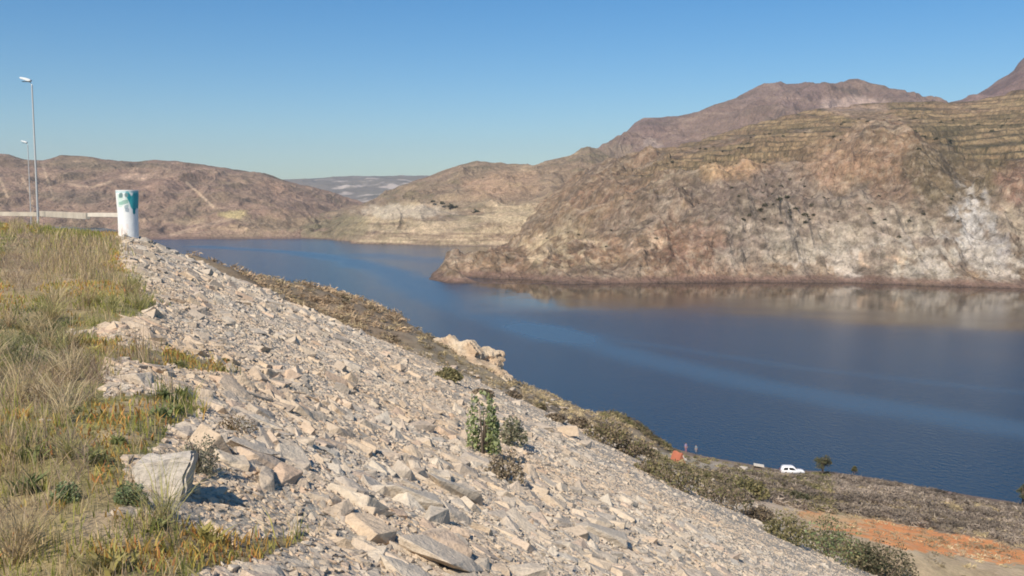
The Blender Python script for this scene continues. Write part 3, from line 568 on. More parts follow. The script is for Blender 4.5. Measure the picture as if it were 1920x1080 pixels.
def add_rocks(y0, y1, dens, s0, s1, pw=2.0):
    x, y = scatter(y0, y1, dens); z, m, ix, iy, d = rock_zone(x, y); x, y, z, d = x[m], y[m], z[m], d[m]
    s = s0 + (s1 - s0) * R.uniform(0, 1, len(x)) ** pw
    x, y, z, d, s = [q[~((np.hypot(x - BP[0], (y - BP[1] + .25)) < .36) & (s > .05)) & ~((np.hypot(x - BP[0], (y - BP[1] - .5)) < 1.1) & (s > .2))] for q in (x, y, z, d, s)]
    keep = R.uniform(0, 1, len(x)) < np.clip(1.15 - ss(7, 26, d) * .5, 0, 1); s = s * (1 - .5 * ss(5, 20, d))
    pos.append(np.stack([x, y, z - s * .12 * (s > .12)], 1)[keep]); size.append(s[keep])
add_rocks(3.5, 18, 32, .09, .56, 3.1); add_rocks(3.5, 14, 560, .02, .10, 1.5)
add_rocks(18, 34, 12, .11, .62, 3.2); add_rocks(14, 32, 150, .04, .15); add_rocks(34, 75, 4, .16, .95, 3.0); add_rocks(32, 72, 30, .08, .24)
pos = np.concatenate(pos); size = np.concatenate(size)
Rm = slope_frame(pos[:, 0], pos[:, 1]) @ rot_mats(len(pos), .33, R)
scl = size[:, None] * np.stack([R.uniform(.85, 1.25, len(pos)), R.uniform(.8, 1.1, len(pos)), R.uniform(.75, 1.25, len(pos))], 1)
ix, iy = PX(*pos.T); vis = (ix > 0) & (ix < 1920) & (iy < 1090) & (pos[:, 1] > 3.5)
BLK = [(300, 880, 75), (520, 850, 45)]
app = size / pos[:, 1] * vis * R.uniform(.9, 1.1, len(pos))
order = np.argsort(-app); big = order[:285]; rest = order[285:]
near = rest[pos[rest, 1] < 16]; far = rest[pos[rest, 1] >= 16]
o = instance_mesh('riprap_rubble', MID, pos[near], Rm[near], scl[near], M_rock); tag(o, 'loose pale rubble and small stones packed between the larger riprap rocks', 'rubble', kind='stuff')
o = instance_mesh('riprap_rubble', LO, pos[far], Rm[far], scl[far], M_rock); tag(o, 'pale broken rock covering the farther dam slope towards the white pillar', 'rubble', kind='stuff')
himesh = []
for i, (v, f) in enumerate(HI):
    ob = mk('rock_shape', v, [f], M_rock); himesh.append(ob.data); bpy.data.objects.remove(ob)
def put_rock(k, P, Rr, sc, label, group):
    o = bpy.data.objects.new('rock', himesh[k % len(himesh)]); COL.objects.link(o)
    M = Matrix([list(Rr[0]) + [P[0]], list(Rr[1]) + [P[1]], list(Rr[2]) + [P[2]], [0, 0, 0, 1]]) @ Matrix.Diagonal((*sc, 1)); o.matrix_world = M
    tag(o, label, 'rock', group); return o
for j, k in enumerate(big):
    pxk = ix[k]; far_ = pos[k, 1]
    lab = 'pale angular riprap rock among the stones of the dam slope near the camera' if far_ < 11 else 'pale angular riprap rock part way along the stony dam slope'
    put_rock(j, pos[k], Rm[k], scl[k], lab, 'riprap rocks covering the dam slope')
def on_ground(px, py, y0=3.5, y1=300):
    """first hit of the pixel's ray with the near ground"""
    u, v = UV(px, py); Y = np.exp(np.linspace(math.log(y0), math.log(y1), 4000)); z = ground_z(u * Y, Y); h = np.where(CZ + v * Y <= z)[0]
    Yh = Y[h[0]] if len(h) else y1; return np.array([u * Yh, Yh, float(ground_z(np.array([u * Yh]), np.array([Yh]))[0])])
def rz3(a): return np.array([[math.cos(a), -math.sin(a), 0], [math.sin(a), math.cos(a), 0], [0, 0, 1]])
SPECIAL = [(475, 850, 100, (1, .7, .42), .2, 'broad flat pale grey slab right of the upright block'), (560, 905, 70, (1, .6, .5), 1.1, 'tan wedge shaped stone leaning beside the flat slabs'),
           (500, 905, 95, (1, .6, .4), -.2, 'long grey slab just below the broad flat slab'), (770, 945, 130, (1, .75, .4), .3, 'wide pinkish tan slab low on the near slope'),
           (860, 930, 110, (1, .8, .5), -.3, 'rounded cream boulder beside the wide pinkish slab'), (700, 1005, 120, (1, .7, .45), .5, 'large tan slab with a dark gap under its edge'),
           (820, 1050, 150, (1, .8, .4), 0, 'broad cream slab at the bottom of the photo'), (910, 880, 90, (1, .6, .45), -.8, 'smooth grey slab just under the green shrub'),
           (660, 690, 55, (1, .7, .5), .2, 'pale boulder on the upper slope edge'), (262, 618, 48, (1, .6, .4), .1, 'pale stone slab at the edge of the grass'),
           (330, 725, 60, (1, .6, .35), .05, 'flat grey stone ledge above the orange succulents'), (150, 632, 38, (1, .6, .5), 0, 'small pale stone lying in the grass'), (85, 792, 26, (1, .8, .6), .3, 'small whitish stone half hidden in dry brush'),
           (1130, 1010, 110, (1, .7, .4), -.3, 'pale grey slab low on the slope toward the right'), (300, 1000, 0, None, 0, '')]
for i, (px, py, wpx, sh, a, lab) in enumerate(SPECIAL):
    if not wpx: continue
    P = on_ground(px, py); s = wpx / F * P[1]; fr = slope_frame(P[:1], P[1:2])[0] @ rz3(a + i)
    put_rock(i + 3, P + np.array([0, 0, s * .1]), fr, np.array(sh) * s * 1.15, lab, 'riprap rocks covering the dam slope')
# the upright concrete-like block at the lower left
def stone_block():
    P = on_ground(298, 926); Y = P[1]; k = Y / F
    bm = bmesh.new(); pts = []
    # front face outline in metres from its foot (x right, z up); narrower at the foot
    wt, wb, h = 112 * k, 84 * k, 64 * k
    for y, dx, dz, sx in ((0, 0, 0, 1), (.30, .02, .03, .9)):
        pts += [(-wb / 2 * sx + .02 + dx, y, 0 - .08), (wb / 2 * sx + dx, y, .0 - .08), (wt / 2 * sx + .01 + dx, y, h + dz + .015), (-wt / 2 * sx + dx, y, h * .86 + dz)]
    vs = [bm.verts.new(p) for p in pts]
    for f in ((0, 1, 2, 3), (5, 4, 7, 6), (4, 0, 3, 7), (1, 5, 6, 2), (3, 2, 6, 7), (4, 5, 1, 0)): bm.faces.new([vs[i] for i in f])
    bmesh.ops.bevel(bm, geom=list(bm.edges), offset=.022, segments=2, affect='EDGES'); bmesh.ops.triangulate(bm, faces=bm.faces)
    bmesh.ops.subdivide_edges(bm, edges=bm.edges, cuts=7, use_grid_fill=True)
    for v in bm.verts:
        c = v.co; v.co.y -= .05 * float(fbm(np.array([c.x * 7]), np.array([c.z * 5]), 4, 5)[0]) + .03 * abs(c.x); v.co.x += .03 * float(fbm(np.array([c.z * 8 + 3]), np.array([c.y * 6]), 3, 7)[0]) ; v.co.z += .03 * float(fbm(np.array([c.x * 9]), np.array([c.y * 9]), 3, 6)[0])
    o = from_bm('stone_block', bm, M_block); o.location = P; o.rotation_euler = (math.radians(-8), 0, .12); tag(o, 'upright pale stone block with a flat front, narrower at its foot, beside the succulents', 'stone block')
M_block = rock_mat('pale_block', [(.52, .48, .42), (.54, .50, .44)], 5)
stone_block()
# ------------------------------------------------------------------ grass and low plants
def blades(name, P, h, w, lean, col, mat, seg=2):
    n = len(P); az = R.uniform(0, 2 * PI, n); ax = np.stack([np.cos(az), np.sin(az), 0 * az], 1); la = R.uniform(0, 2 * PI, n)
    ld = np.stack([np.cos(la), np.sin(la), 0 * la], 1) * (lean * h)[:, None]; up = np.array([0, 0, 1.0])
    b0 = P - ax * (w / 2)[:, None]; b1 = P + ax * (w / 2)[:, None]; mid = P + ld * .35 + up * (h * .55)[:, None]
    m0 = mid - ax * (w * .4)[:, None]; m1 = mid + ax * (w * .4)[:, None]; tp = P + ld + up * (h * .96)[:, None]
    V = np.stack([b0, b1, m1, m0, tp], 1).reshape(-1, 3); i = np.arange(n)[:, None] * 5
    q = i + np.array([[0, 1, 2, 3]]); t = i + np.array([[3, 2, 4]])
    c = np.repeat(col, 5, 0); return mk(name, V, [q, t], mat, c)
def veg_pts(y0, y1, dens, j=9):
    n = int((y1 ** 2 - y0 ** 2) / 2 * .75 * dens); y = np.sqrt(R.uniform(y0 ** 2, y1 ** 2, n)); x = R.uniform(-.66, .09, n) * y
    z = ground_z(x, y); ix, iy = PX(x, y, z); d = edge_d(x, y); cl = fbm(x / .55, y / .55, 3, 163); g0 = is_grass(ix, iy, j); g1 = is_grass(ix - 22, iy, j) & (cl > .28) & (iy > 470); m = ((g0 & (R.uniform(0, 1, n) < .42 + .58 * ss(-.25, .2, cl))) | g1) & (ix > -160) & (iy < 1180); return np.stack([x, y, z], 1)[m], ix[m], iy[m]
def pick(n, cols): c = np.array(cols); k = R.randint(0, len(c), n); return c[k] * R.uniform(.75, 1.25, (n, 1))
STRAW = [(.60, .46, .25), (.52, .39, .21), (.64, .51, .31), (.44, .32, .18)]; GREEN = [(.27, .28, .065), (.34, .34, .085), (.21, .23, .06), (.42, .38, .10)]
TWIG = [(.36, .26, .18), (.42, .31, .22), (.29, .21, .15), (.46, .36, .26)]; ORG = [(.54, .32, .10), (.52, .39, .12), (.44, .38, .10), (.54, .24, .09), (.56, .34, .09), (.34, .33, .10), (.48, .42, .14)]
GREY = [(.22, .22, .12), (.18, .19, .10), (.30, .27, .16)]
def zone(ix, iy):
    """0 straw 1 green 2 twig 3 succulent 4 grey-green, by patches on the ground"""
    n1 = fbm(ix / 60, iy / 28, 3, 151); n2 = fbm(ix / 35 + 40, iy / 18, 3, 152); k = np.zeros(ix.shape, int)
    k[(n1 > .02)] = 1; k[(n2 > .22)] = 3
    for (cx, cy, rx, ry, v) in ((60, 640, 90, 60, 4), (120, 445, 60, 22, 1), (60, 500, 60, 60, 2), (150, 520, 90, 25, 0), (80, 730, 140, 45, 2), (330, 450, 120, 30, 0), (130, 480, 90, 30, 0), (140, 870, 50, 50, 2), (50, 880, 50, 60, 0), (40, 980, 60, 30, 2),
                                (60, 1050, 70, 40, 1), (180, 1010, 110, 30, 1), (250, 1050, 90, 30, 3), (460, 1030, 120, 30, 3), (400, 1045, 60, 25, 3), (540, 1005, 50, 14, 1), (280, 775, 90, 28, 3), (350, 765, 30, 26, 1), (190, 800, 50, 50, 3), (210, 850, 40, 60, 3), (240, 570, 80, 26, 1), (150, 545, 90, 18, 3), (370, 680, 80, 22, 3), (220, 650, 70, 14, 3), (215, 420, 40, 26, 3)):
        m = ((ix - cx) / rx) ** 2 + ((iy - cy) / ry) ** 2 + n2 * .5 < 1; k[m] = v
    return k
def build_veg(y0, y1, dens, ws, tag_):
    P, ix, iy = veg_pts(y0, y1, dens); k = zone(ix, iy); out = {}
    for v in range(5):
        m = (k == v) & (R.uniform(0, 1, len(k)) < (1.0, .9, .75, .8, .8)[v]); out[v] = P[m]
    return out
VEG = {v: [] for v in range(5)}
for (y0, y1, dens, wsc) in ((2.2, 8, 1500, 1), (8, 16, 620, 1.5), (16, 32, 200, 2.4), (32, 64, 60, 4.5)):
    o_ = build_veg(y0, y1, dens, wsc, '')
    for v in range(5): VEG[v].append((o_[v], np.full(len(o_[v]), wsc)))
def vg(v): return np.concatenate([a for a, _ in VEG[v]]), np.concatenate([b for _, b in VEG[v]])
tuft = lambda P: .55 + .9 * ss(-.2, .5, fbm(P[:, 0] / .5, P[:, 1] / .5, 3, 161))
P, s = vg(0); n = len(P); o = blades('dry_grass', P, R.uniform(.12, .38, n) * tuft(P) * (1 + .12 * (s - 1)), .0045 * s * R.uniform(.7, 1.4, n), R.uniform(.1, .7, n), pick(n, STRAW + TWIG[:2] + GREEN[1:2]), M_grass); tag(o, 'straw coloured dry grass on the dam crest', 'grass', kind='stuff')
P, s = vg(1); n = len(P); o = blades('green_grass', P, R.uniform(.06, .22, n) * tuft(P) * (1 + .1 * (s - 1)), .006 * s * R.uniform(.7, 1.4, n), R.uniform(.1, .7, n), pick(n, GREEN + STRAW[:1]), M_grass); tag(o, 'low olive green grass patches on the dam crest', 'grass', kind='stuff')
P, s = vg(2); n = len(P); o = blades('dry_brush', P, R.uniform(.08, .32, n) * tuft(P) * (1 + .1 * (s - 1)), .0045 * s * R.uniform(.7, 1.4, n), R.uniform(.3, 1.6, n), pick(n, TWIG + TWIG + STRAW[1:2]), M_grass); tag(o, 'brown twiggy dry brush among the grass', 'brush', kind='stuff')
P, s = vg(3); n = len(P); o = blades('succulent_cover', P, R.uniform(.045, .13, n) * (.6 + .7 * ss(-.3, .4, fbm(P[:, 0] / .3, P[:, 1] / .3, 2, 162))) * .8 * (1 + .15 * (s - 1)), .012 * s ** .8 * R.uniform(.7, 1.3, n), R.uniform(.1, .8, n), pick(n, ORG), M_grass); tag(o, 'orange and green succulent ground cover creeping onto the rocks', 'ground cover', kind='stuff')
P, s = vg(4); n = len(P); o = blades('grey_green_weeds', P, R.uniform(.06, .16, n) * tuft(P) * (1 + .1 * (s - 1)), .008 * s * R.uniform(.7, 1.4, n), R.uniform(.3, 1.2, n), pick(n, GREY + GREEN[2:3]), M_grass); tag(o, 'grey green weeds in the grass at the left edge', 'weeds', kind='stuff')
# separate tussocks and broad-leaved weeds that break the turf
def tussocks(name, y0, y1, dens, nb, spread, hr, wd, cols, zs, mat, label, cat):
    P, ix, iy = veg_pts(y0, y1, dens); k = zone(ix, iy); P = P[np.isin(k, zs)]; n = len(P); B = np.repeat(P, nb, 0); S_ = np.repeat(R.uniform(.5, 1.3, n), nb)
    a = R.uniform(0, 2 * PI, n * nb); q = np.abs(R.normal(0, spread, n * nb)) * S_; B = B + np.stack([np.cos(a) * q, np.sin(a) * q, 0 * q], 1)
    h = R.uniform(*hr, n * nb) * S_; cc = np.array(cols)[R.randint(0, len(cols), n)]; cc = np.repeat(cc, nb, 0) * R.uniform(.75, 1.2, (n * nb, 1))
    tag(blades(name, B, h, wd * R.uniform(.7, 1.4, n * nb) * (1 + B[:, 1] / 14), R.uniform(.3, 1.5, n * nb), cc, mat), label, cat, kind='stuff')
tussocks('grass_tussocks', 2.5, 22, 1.9, 70, .05, (.2, .5), .004, [(.62, .50, .30), (.55, .43, .25), (.48, .36, .21), (.42, .38, .16)], (0, 1, 2, 4), M_grass, 'pale bent tussocks of dry grass standing above the turf', 'grass')
tussocks('leafy_weeds', 2.5, 16, 3.2, 36, .06, (.05, .14), .02, [(.24, .26, .10), (.30, .30, .12), (.36, .30, .13), (.19, .22, .09), (.42, .36, .12)], (0, 1, 3, 4), M_grass, 'low broad leaved green weeds in the grass', 'weeds')
# ------------------------------------------------------------------ shrubs
def leaf_cloud(n, rad, leaf, cols, seed=0, shell=.45, holes=.25):
    rr = np.random.RandomState(seed); m = n * 3
    p = rr.normal(size=(m, 3)); p /= np.linalg.norm(p, axis=1)[:, None]; p *= (rr.uniform(shell ** 3, 1, m) ** (1 / 3))[:, None]
    nz = fbm(p[:, 0] * 2.3 + seed, p[:, 1] * 2.3 + p[:, 2] * 2, 3, seed); r = np.linalg.norm(p, axis=1); k = (nz > -holes + .25 * (r - .6)) ; p = p[k][:n]; nz = nz[k][:n]
    p = p * (1 + .22 * nz)[:, None]; p[:, 2] = np.abs(p[:, 2] + .15) ; p = p * np.array(rad); n = len(p)
    a = rr.normal(size=(n, 3)); a /= np.linalg.norm(a, axis=1)[:, None]; b = np.cross(a, rr.normal(size=(n, 3))); b /= np.linalg.norm(b, axis=1)[:, None]
    s = leaf * rr.uniform(.6, 1.4, n)[:, None]; a = a * s; b = b * s * .5
    V = np.stack([p - a, p - b, p + a, p + b], 1).reshape(-1, 3); Fc = np.arange(n * 4).reshape(-1, 4); c = np.array(cols); cc = c[rr.randint(0, len(c), n)] * rr.uniform(.75, 1.25, (n, 1))
    return V, Fc, np.repeat(cc, 4, 0)
def stems_bm(h, r, n, seed, base=.03):
    rr = random.Random(seed); bm = bmesh.new()
    for k in range(n):
        a = rr.uniform(0, 2 * PI); q = rr.uniform(.3, .8) * r; top = Vector((math.cos(a) * q, math.sin(a) * q, h * rr.uniform(.55, .9))); m = top * .5 + Vector((rr.uniform(-.1, .1) * r, rr.uniform(-.1, .1) * r, .05 * h))
        bm_tube(bm, [(0, 0, -.15 * h), m, top], [base, base * .6, base * .2], 5)
    return bm
def shrub(name, P, rad, n, leaf, cols, label, cat='shrub', group=None, seed=1, stems=7, shell=.4, holes=.3):
    t = empty(name, P); V, Fc, c = leaf_cloud(n, rad, leaf, cols, seed, shell, holes)
    mk('foliage', V, [Fc], M_leaf, c * (1.3 if name == 'bush' else 1.0), parent=t); from_bm('stem', stems_bm(rad[2], rad[0], stems, seed, .018 * rad[2] + .004), M_bark, t); return tag(t, label, cat, group)
LG = [(.17, .21, .10), (.21, .26, .12), (.28, .31, .17), (.13, .17, .08)]; LO_ = [(.15, .14, .06), (.19, .165, .075), (.12, .11, .055), (.24, .20, .10)]; LD = [(.07, .075, .04), (.10, .09, .05), (.13, .11, .065)]; LB = [(.20, .155, .10), (.15, .12, .08), (.26, .2, .135), (.17, .13, .095)]
def at(px, py): return on_ground(px, py)
def m_at(P, wpx): return wpx / F * P[1]
P = at(905, 850); k = P[1] / F
shrub('green_shrub', P, (34 * k, 34 * k, 108 * k), 1500, .035 * P[1] / 15, [(.29, .33, .14), (.36, .39, .18), (.42, .44, .25), (.22, .27, .11)], 'tall green shrub growing out of the rocky slope', seed=3, shell=.1, holes=.02)
P = at(945, 900); k = P[1] / F
shrub('brown_shrub', P, (38 * k, 38 * k, 56 * k), 800, .03 * P[1] / 15, [(.32, .25, .17), (.26, .21, .13), (.38, .3, .2)], 'low dry brown shrub at the foot of the green shrub', seed=4)
P = at(950, 830); k = P[1] / F
shrub('dry_shrub', P, (40 * k, 40 * k, 42 * k), 700, .03 * P[1] / 15, [(.26, .25, .15), (.33, .29, .19), (.2, .2, .12)], 'sparse pale olive shrub just right of the green shrub', seed=5, holes=.0)
P = at(375, 885); k = P[1] / F
shrub('grey_shrub', P, (38 * k, 30 * k, 70 * k), 1500, .011, [(.25, .24, .16), (.32, .29, .2), (.2, .19, .13)], 'wispy grey green bush just right of the upright stone block', seed=6, holes=.15, shell=.1)
P = at(245, 945); k = P[1] / F
shrub('small_green_shrub', P, (32 * k, 30 * k, 40 * k), 900, .011, LG, 'small bright green plant at the foot of the stone block', 'plant', seed=7, shell=.2)
P = at(440, 808); k = P[1] / F
shrub('brown_mat_plant', P, (45 * k, 30 * k, 26 * k), 1100, .010, [(.17, .11, .055), (.24, .15, .07), (.14, .12, .05)], 'small brown cushion plant on the rocks above the flat slab', 'plant', seed=8, shell=.2)
P = at(125, 940); k = P[1] / F
shrub('small_green_shrub', P, (28 * k, 24 * k, 34 * k), 700, .011, LG, 'dark green weed in the dry brush left of the stone block', 'plant', seed=9, shell=.2)
# bushes on the low ground, lower right
for i, (px, py, rx, h, cols, lab) in enumerate((
    (1555, 1045, 62, 66, LO_ + LG[:2], 'large olive green bush beside the orange earth'), (1470, 1012, 46, 44, LO_, 'olive bush left of the large bush at the slope foot'), (1660, 1085, 62, 62, LD + LB[:1], 'dark grey brown bush at the bottom edge of the photo'),
    (1620, 1066, 46, 46, LD, 'dark bush between the large olive bush and the bottom edge'), (1130, 828, 56, 38, LO_[:2] + LB + [(.27, .21, .11)], 'olive bush on the shore bank above the lake'), (1190, 858, 46, 32, LB + LO_[:1], 'brown olive bush at the foot of the stony slope'),
    (1085, 800, 26, 16, LB, 'brown bush on the bank left of the olive bush'), (1270, 915, 60, 38, LO_ + LB, 'spreading bush below the orange tent'), (1350, 945, 60, 40, LB + LO_[:1], 'brown bush where the stony slope meets the scrub'),
    (1225, 890, 42, 28, LB + LO_, 'brownish bush along the foot of the stones'), (1395, 925, 50, 28, LO_, 'olive bush above the pale patch of earth'), (1420, 975, 34, 24, LB, 'small brown bush at the pale patch of earth'),
    (838, 712, 30, 20, LO_ + [(.3, .25, .12)], 'yellow olive bush below the rock outcrop'), (905, 745, 24, 14, LB, 'brown bush below the right end of the outcrop'), (1040, 790, 22, 12, LB, 'low brown bush on the bare tan bank'),
    (960, 745, 18, 9, LB, 'low brown bush at the water side of the bank'), (1490, 940, 34, 16, LD, 'low dark bush above the orange earth'), (1010, 765, 16, 8, LB + LO_, 'tiny bush at the skyline of the tan bank'))):
    P = at(px, py); k = P[1] / F
    shrub('bush', P, (rx * k, rx * k, h * k), 1500, max(.05, 3.0 * k), cols, lab, 'bush', 'bushes on the low ground by the lake', seed=20 + i, shell=.3)
# small trees on the shore
def small_tree(px, py, hpx, wpx, lab, seed, Y=None):
    P = at(px, py) if Y is None else np.array([UV(px, py)[0] * Y, Y, float(ground_z(np.array([UV(px, py)[0] * Y]), np.array([Y]))[0])])
    k = P[1] / F; H = hpx * k; t = empty('tree', P); rr = np.random.RandomState(seed); Vs = []; Fs = []; cs = []; off = 0
    bm = bmesh.new(); bm_tube(bm, [(0, 0, -.3), (.05 * H, 0, H * .4), (0, .03 * H, H * .85)], [.05 * H, .035 * H, .012 * H], 7)
    for j in range(9):
        a = rr.uniform(0, 2 * PI); zz = rr.uniform(.25, .8) * H; q = wpx * k * .32 * (1.25 - zz / H); e = (math.cos(a) * q, math.sin(a) * q, zz + .12 * H)
        bm_tube(bm, [(0, 0, zz - .08 * H), e], [.018 * H, .006 * H], 5)
        V, Fc, c = leaf_cloud(230, (wpx * k * .22, wpx * k * .22, H * .17), .09, [(.12, .13, .055), (.17, .165, .075), (.2, .15, .08), (.1, .1, .05)], seed * 9 + j, .1, .3)
        Vs.append(V + np.array(e) - np.array([0, 0, .06 * H])); Fs.append(Fc + off); off += len(V); cs.append(c)
    mk('crown', np.concatenate(Vs), [np.concatenate(Fs)], M_leaf, np.concatenate(cs), parent=t); from_bm('trunk', bm, M_bark, t); tag(t, lab, 'tree')
small_tree(1541, 886, 44, 44, 'small tree on the shore right of the white car', 3, 152); small_tree(1916, 950, 46, 34, 'dark small tree at the right edge above the shore', 4); small_tree(1602, 890, 16, 12, 'tiny sapling on the skyline right of the shore tree', 5, 158)
# scrub cover of the low ground: uncountable
def scrub(name, y0, y1, n, cols, cond, smin, smax, leaf, label, ntri=26):
    y = np.sqrt(R.uniform(y0 ** 2, y1 ** 2, n)); x = R.uniform(-.40, .64, n) * y; z, em, na, d = ground_z(x, y, True); ix, iy = PX(x, y, z)
    m = (na > em - .1) & (z > .6) & cond(x, y, ix, iy) & ~(inpoly(ix, iy, TRACK) & (R.uniform(0, 1, ix.shape) < .85)); x, y, z = x[m], y[m], z[m]; k = len(x); s = R.uniform(smin, smax, k); q = ntri
    p = R.normal(size=(k, q, 3)); p /= np.linalg.norm(p, axis=2)[..., None]; p *= R.uniform(.3, 1, (k, q, 1)); p[..., 2] = np.abs(p[..., 2]) * .75; p = p * s[:, None, None] + np.stack([x, y, z], 1)[:, None]
    a = R.normal(size=(k, q, 3)); a /= np.linalg.norm(a, axis=2)[..., None]; a[..., 2] = a[..., 2] * .7 + .12; b = np.cross(a, R.normal(size=(k, q, 3))); b /= np.linalg.norm(b, axis=2)[..., None]
    ls = (leaf * (y / 80) ** .6)[:, None, None] * R.uniform(.6, 1.4, (k, q, 1)); V = np.stack([p - a * ls * .5, p + b * ls * .3, p + a * ls], 2).reshape(-1, 3)
    c = 1.35 * np.array(cols)[R.randint(0, len(cols), k)] * R.uniform(.75, 1.25, (k, 1)); c = c * (1 + .8 * fbm(x / 6, y / 6, 3, 175))[:, None]; c = np.repeat(c, q * 3, 0) * np.repeat(R.uniform(.8, 1.2, (k * q, 1)), 3, 0)
    o = mk(name, V, [np.arange(len(V)).reshape(-1, 3)], M_leaf, c); tag(o, label, 'scrub', kind='stuff')
ORP = [(1400, 938), (1520, 958), (1640, 975), (1800, 1003), (1960, 1040), (2200, 1090), (2200, 1250), (1700, 1120), (1640, 1060), (1580, 1010), (1500, 990), (1390, 958)]
scrub('grey_brush', 40, 165, 60000, [(.21, .165, .13), (.26, .21, .165), (.16, .13, .10), (.29, .235, .18)], lambda x, y, ix, iy: (ix > 1300) & ~inpoly(ix, iy, ORP) & (fbm(x / 7, y / 7, 3, 171) > -.3) & (fbm(x / 2.3, y / 2.3, 2, 174) > -.12) & (R.uniform(0, 1, ix.shape) < ss(1300, 1480, ix)), .3, .8, .30, 'grey brown leafless brush covering the shore flat')
scrub('olive_scrub', 40, 165, 26000, LO_ + LB[:2], lambda x, y, ix, iy: (ix > 1120) & (ix < 1560) & ~inpoly(ix, iy, ORP) & (fbm(x / 8, y / 8, 3, 172) > .0), .3, .9, .28, 'olive scrub between the stony slope and the shore')
scrub('brown_scrub', 50, 190, 26000, [(.38, .275, .175), (.42, .31, .195), (.31, .225, .145), (.38, .30, .18)], lambda x, y, ix, iy: (ix < 765 + 40 * fbm(x / 6, y / 6, 2, 9)) & (fbm(x / 6, y / 6, 3, 173) > -.2), .3, .8, .28, 'brown scrub on the bank between the stones and the lake')
scrub('sparse_scrub', 40, 120, 6000, [(.34, .27, .17), (.28, .22, .14), (.40, .32, .18)], lambda x, y, ix, iy: (ix > 780) & ~(inpoly(ix, iy, ORP) & (R.uniform(0, 1, ix.shape) < .6)), .2, .5, .2, 'sparse dry tufts on the bare tan and orange earth')
# dark shrubs dotted over the headland
protos = []
for i in range(4):
    V, Fc, c = leaf_cloud(90, (1, 1, .9), .28, [(.10, .095, .055), (.13, .115, .07), (.08, .078, .045)], 70 + i, .3, .4); ob = mk('hillside_shrub', V, [Fc], M_leaf, c); protos.append(ob.data); bpy.data.objects.remove(ob)
cnt = 0; rr = np.random.RandomState(5); flat = VH.reshape(-1, 3); fx = IXH.ravel(); fy = IYH.ravel(); front = np.zeros(IXH.shape, bool); front[:400] = True; front = front.ravel()
def dots(nn, cx, cy, rx, ry, smin, smax, lab):
    global cnt
    c = np.where(front & (((fx - cx) / rx) ** 2 + ((fy - cy) / ry) ** 2 < 1))[0]
    if not len(c): return
    for k in rr.choice(c, nn):
        o = bpy.data.objects.new('hillside_shrub', protos[rr.randint(4)]); COL.objects.link(o); s = rr.uniform(smin, smax); o.location = flat[k] - np.array([0, 0, .2]); o.scale = (s, s, s * rr.uniform(.7, 1)); o.rotation_euler = (0, 0, rr.uniform(0, 6))
        tag(o, lab, 'shrub', 'dark shrubs dotted over the headland'); cnt += 1
dots(52, 1450, 375, 110, 55, .8, 1.9, 'dark round shrub on the mauve scree face of the headland'); dots(22, 1350, 300, 110, 30, .8, 1.8, 'dark shrub on the tan shoulder of the headland'); dots(26, 1650, 400, 170, 60, .7, 1.6, 'dark shrub clinging to the grey cliff of the headland')
dots(34, 1800, 262, 130, 34, 1.2, 2.9, 'dark green bush on the terraces at upper right'); dots(30, 1450, 262, 200, 26, .9, 2.0, 'dark shrub among the terraces left of the red knoll'); dots(22, 1130, 430, 130, 40, .7, 1.4, 'dark shrub on the low western slope of the headland'); dots(24, 1700, 222, 200, 16, .9, 1.9, 'dark shrub on the highest terraces below the skyline')
# dark trees on the pale spit
for (px, py, s, Y) in ((845, 385, 5.0, 1085), (893, 397, 6.5, 1062), (905, 402, 4.5, 1060), (830, 380, 3.5, 1090), (812, 377, 3, 1100), (855, 387, 3, 1085)):
    P = W(px, py, Y); o = bpy.data.objects.new('spit_tree', protos[int(px) % 4]); COL.objects.link(o); o.location = P - np.array([0, 0, s * .4]); o.scale = (s * .9, s * .9, s * .8); tag(o, 'dark rounded tree on the pale ledge of the far spit', 'tree', 'dark trees on the pale spit')
# ------------------------------------------------------------------ rock outcrop above the water
def outcrop():
    bm = bmesh.new(); bmesh.ops.create_icosphere(bm, subdivisions=5, radius=1)
    V0 = np.array([v.co[:] for v in bm.verts]); F0 = np.array([[v.index for v in f.verts] for f in bm.faces]); bm.free()
    Y = 82; k = Y / F; Vs = []; Fs = []; off = 0; rr = np.random.RandomState(77)
    for (px, py, rx, rz, dy) in ((786, 682, 36, 34, -1), (800, 704, 44, 28, -4), (850, 712, 46, 26, -5), (895, 716, 40, 28, -4), (806, 672, 40, 34, -1), (838, 662, 34, 30, 1), (872, 664, 36, 38, 0), (903, 676, 30, 40, 1.5), (862, 690, 50, 34, -2), (920, 700, 26, 32, 0), (820, 690, 40, 26, -2.5)):
        n_ = rr.normal(size=(16, 3)); n_ /= np.linalg.norm(n_, axis=1)[:, None]; h = rr.uniform(.62, 1.0, 16)
        r = (h / np.maximum(V0 @ n_.T, .12)).min(1); r = np.minimum(r, 1.25)
        V = V0 * r[:, None]; V = V * (1 + .24 * fbm(V[:, 0] * 3 + V[:, 2] * 2 + px, V[:, 1] * 3 - V[:, 2] * 2, 4, 182) + .14 * (ridged(V[:, 0] * 4 + px, V[:, 2] * 5 + V[:, 1] * 2, 3, 184) - .6))[:, None]
        Vs.append(V * np.array([rx * k * 1.2, rx * k * 1.2, rz * k * .86]) + W(px, py, Y + dy)); Fs.append(F0 + off); off += len(V)
    V = np.concatenate(Vs); n = fbm(V[:, 0] * .9, V[:, 2] * .9, 4, 183); c = mixc(np.ones((len(V), 3)) * np.array((.50, .365, .24)), ss(-.1, .4, n), (.57, .46, .33)); c = mixc(c, ss(.1, .5, -n), (.34, .23, .16))
    o = mk('rock_outcrop', V, [np.concatenate(Fs)], M_out, c, smooth=False); tag(o, 'knobbly pale tan rock outcrop standing above the lake beyond the stones', 'rock outcrop')
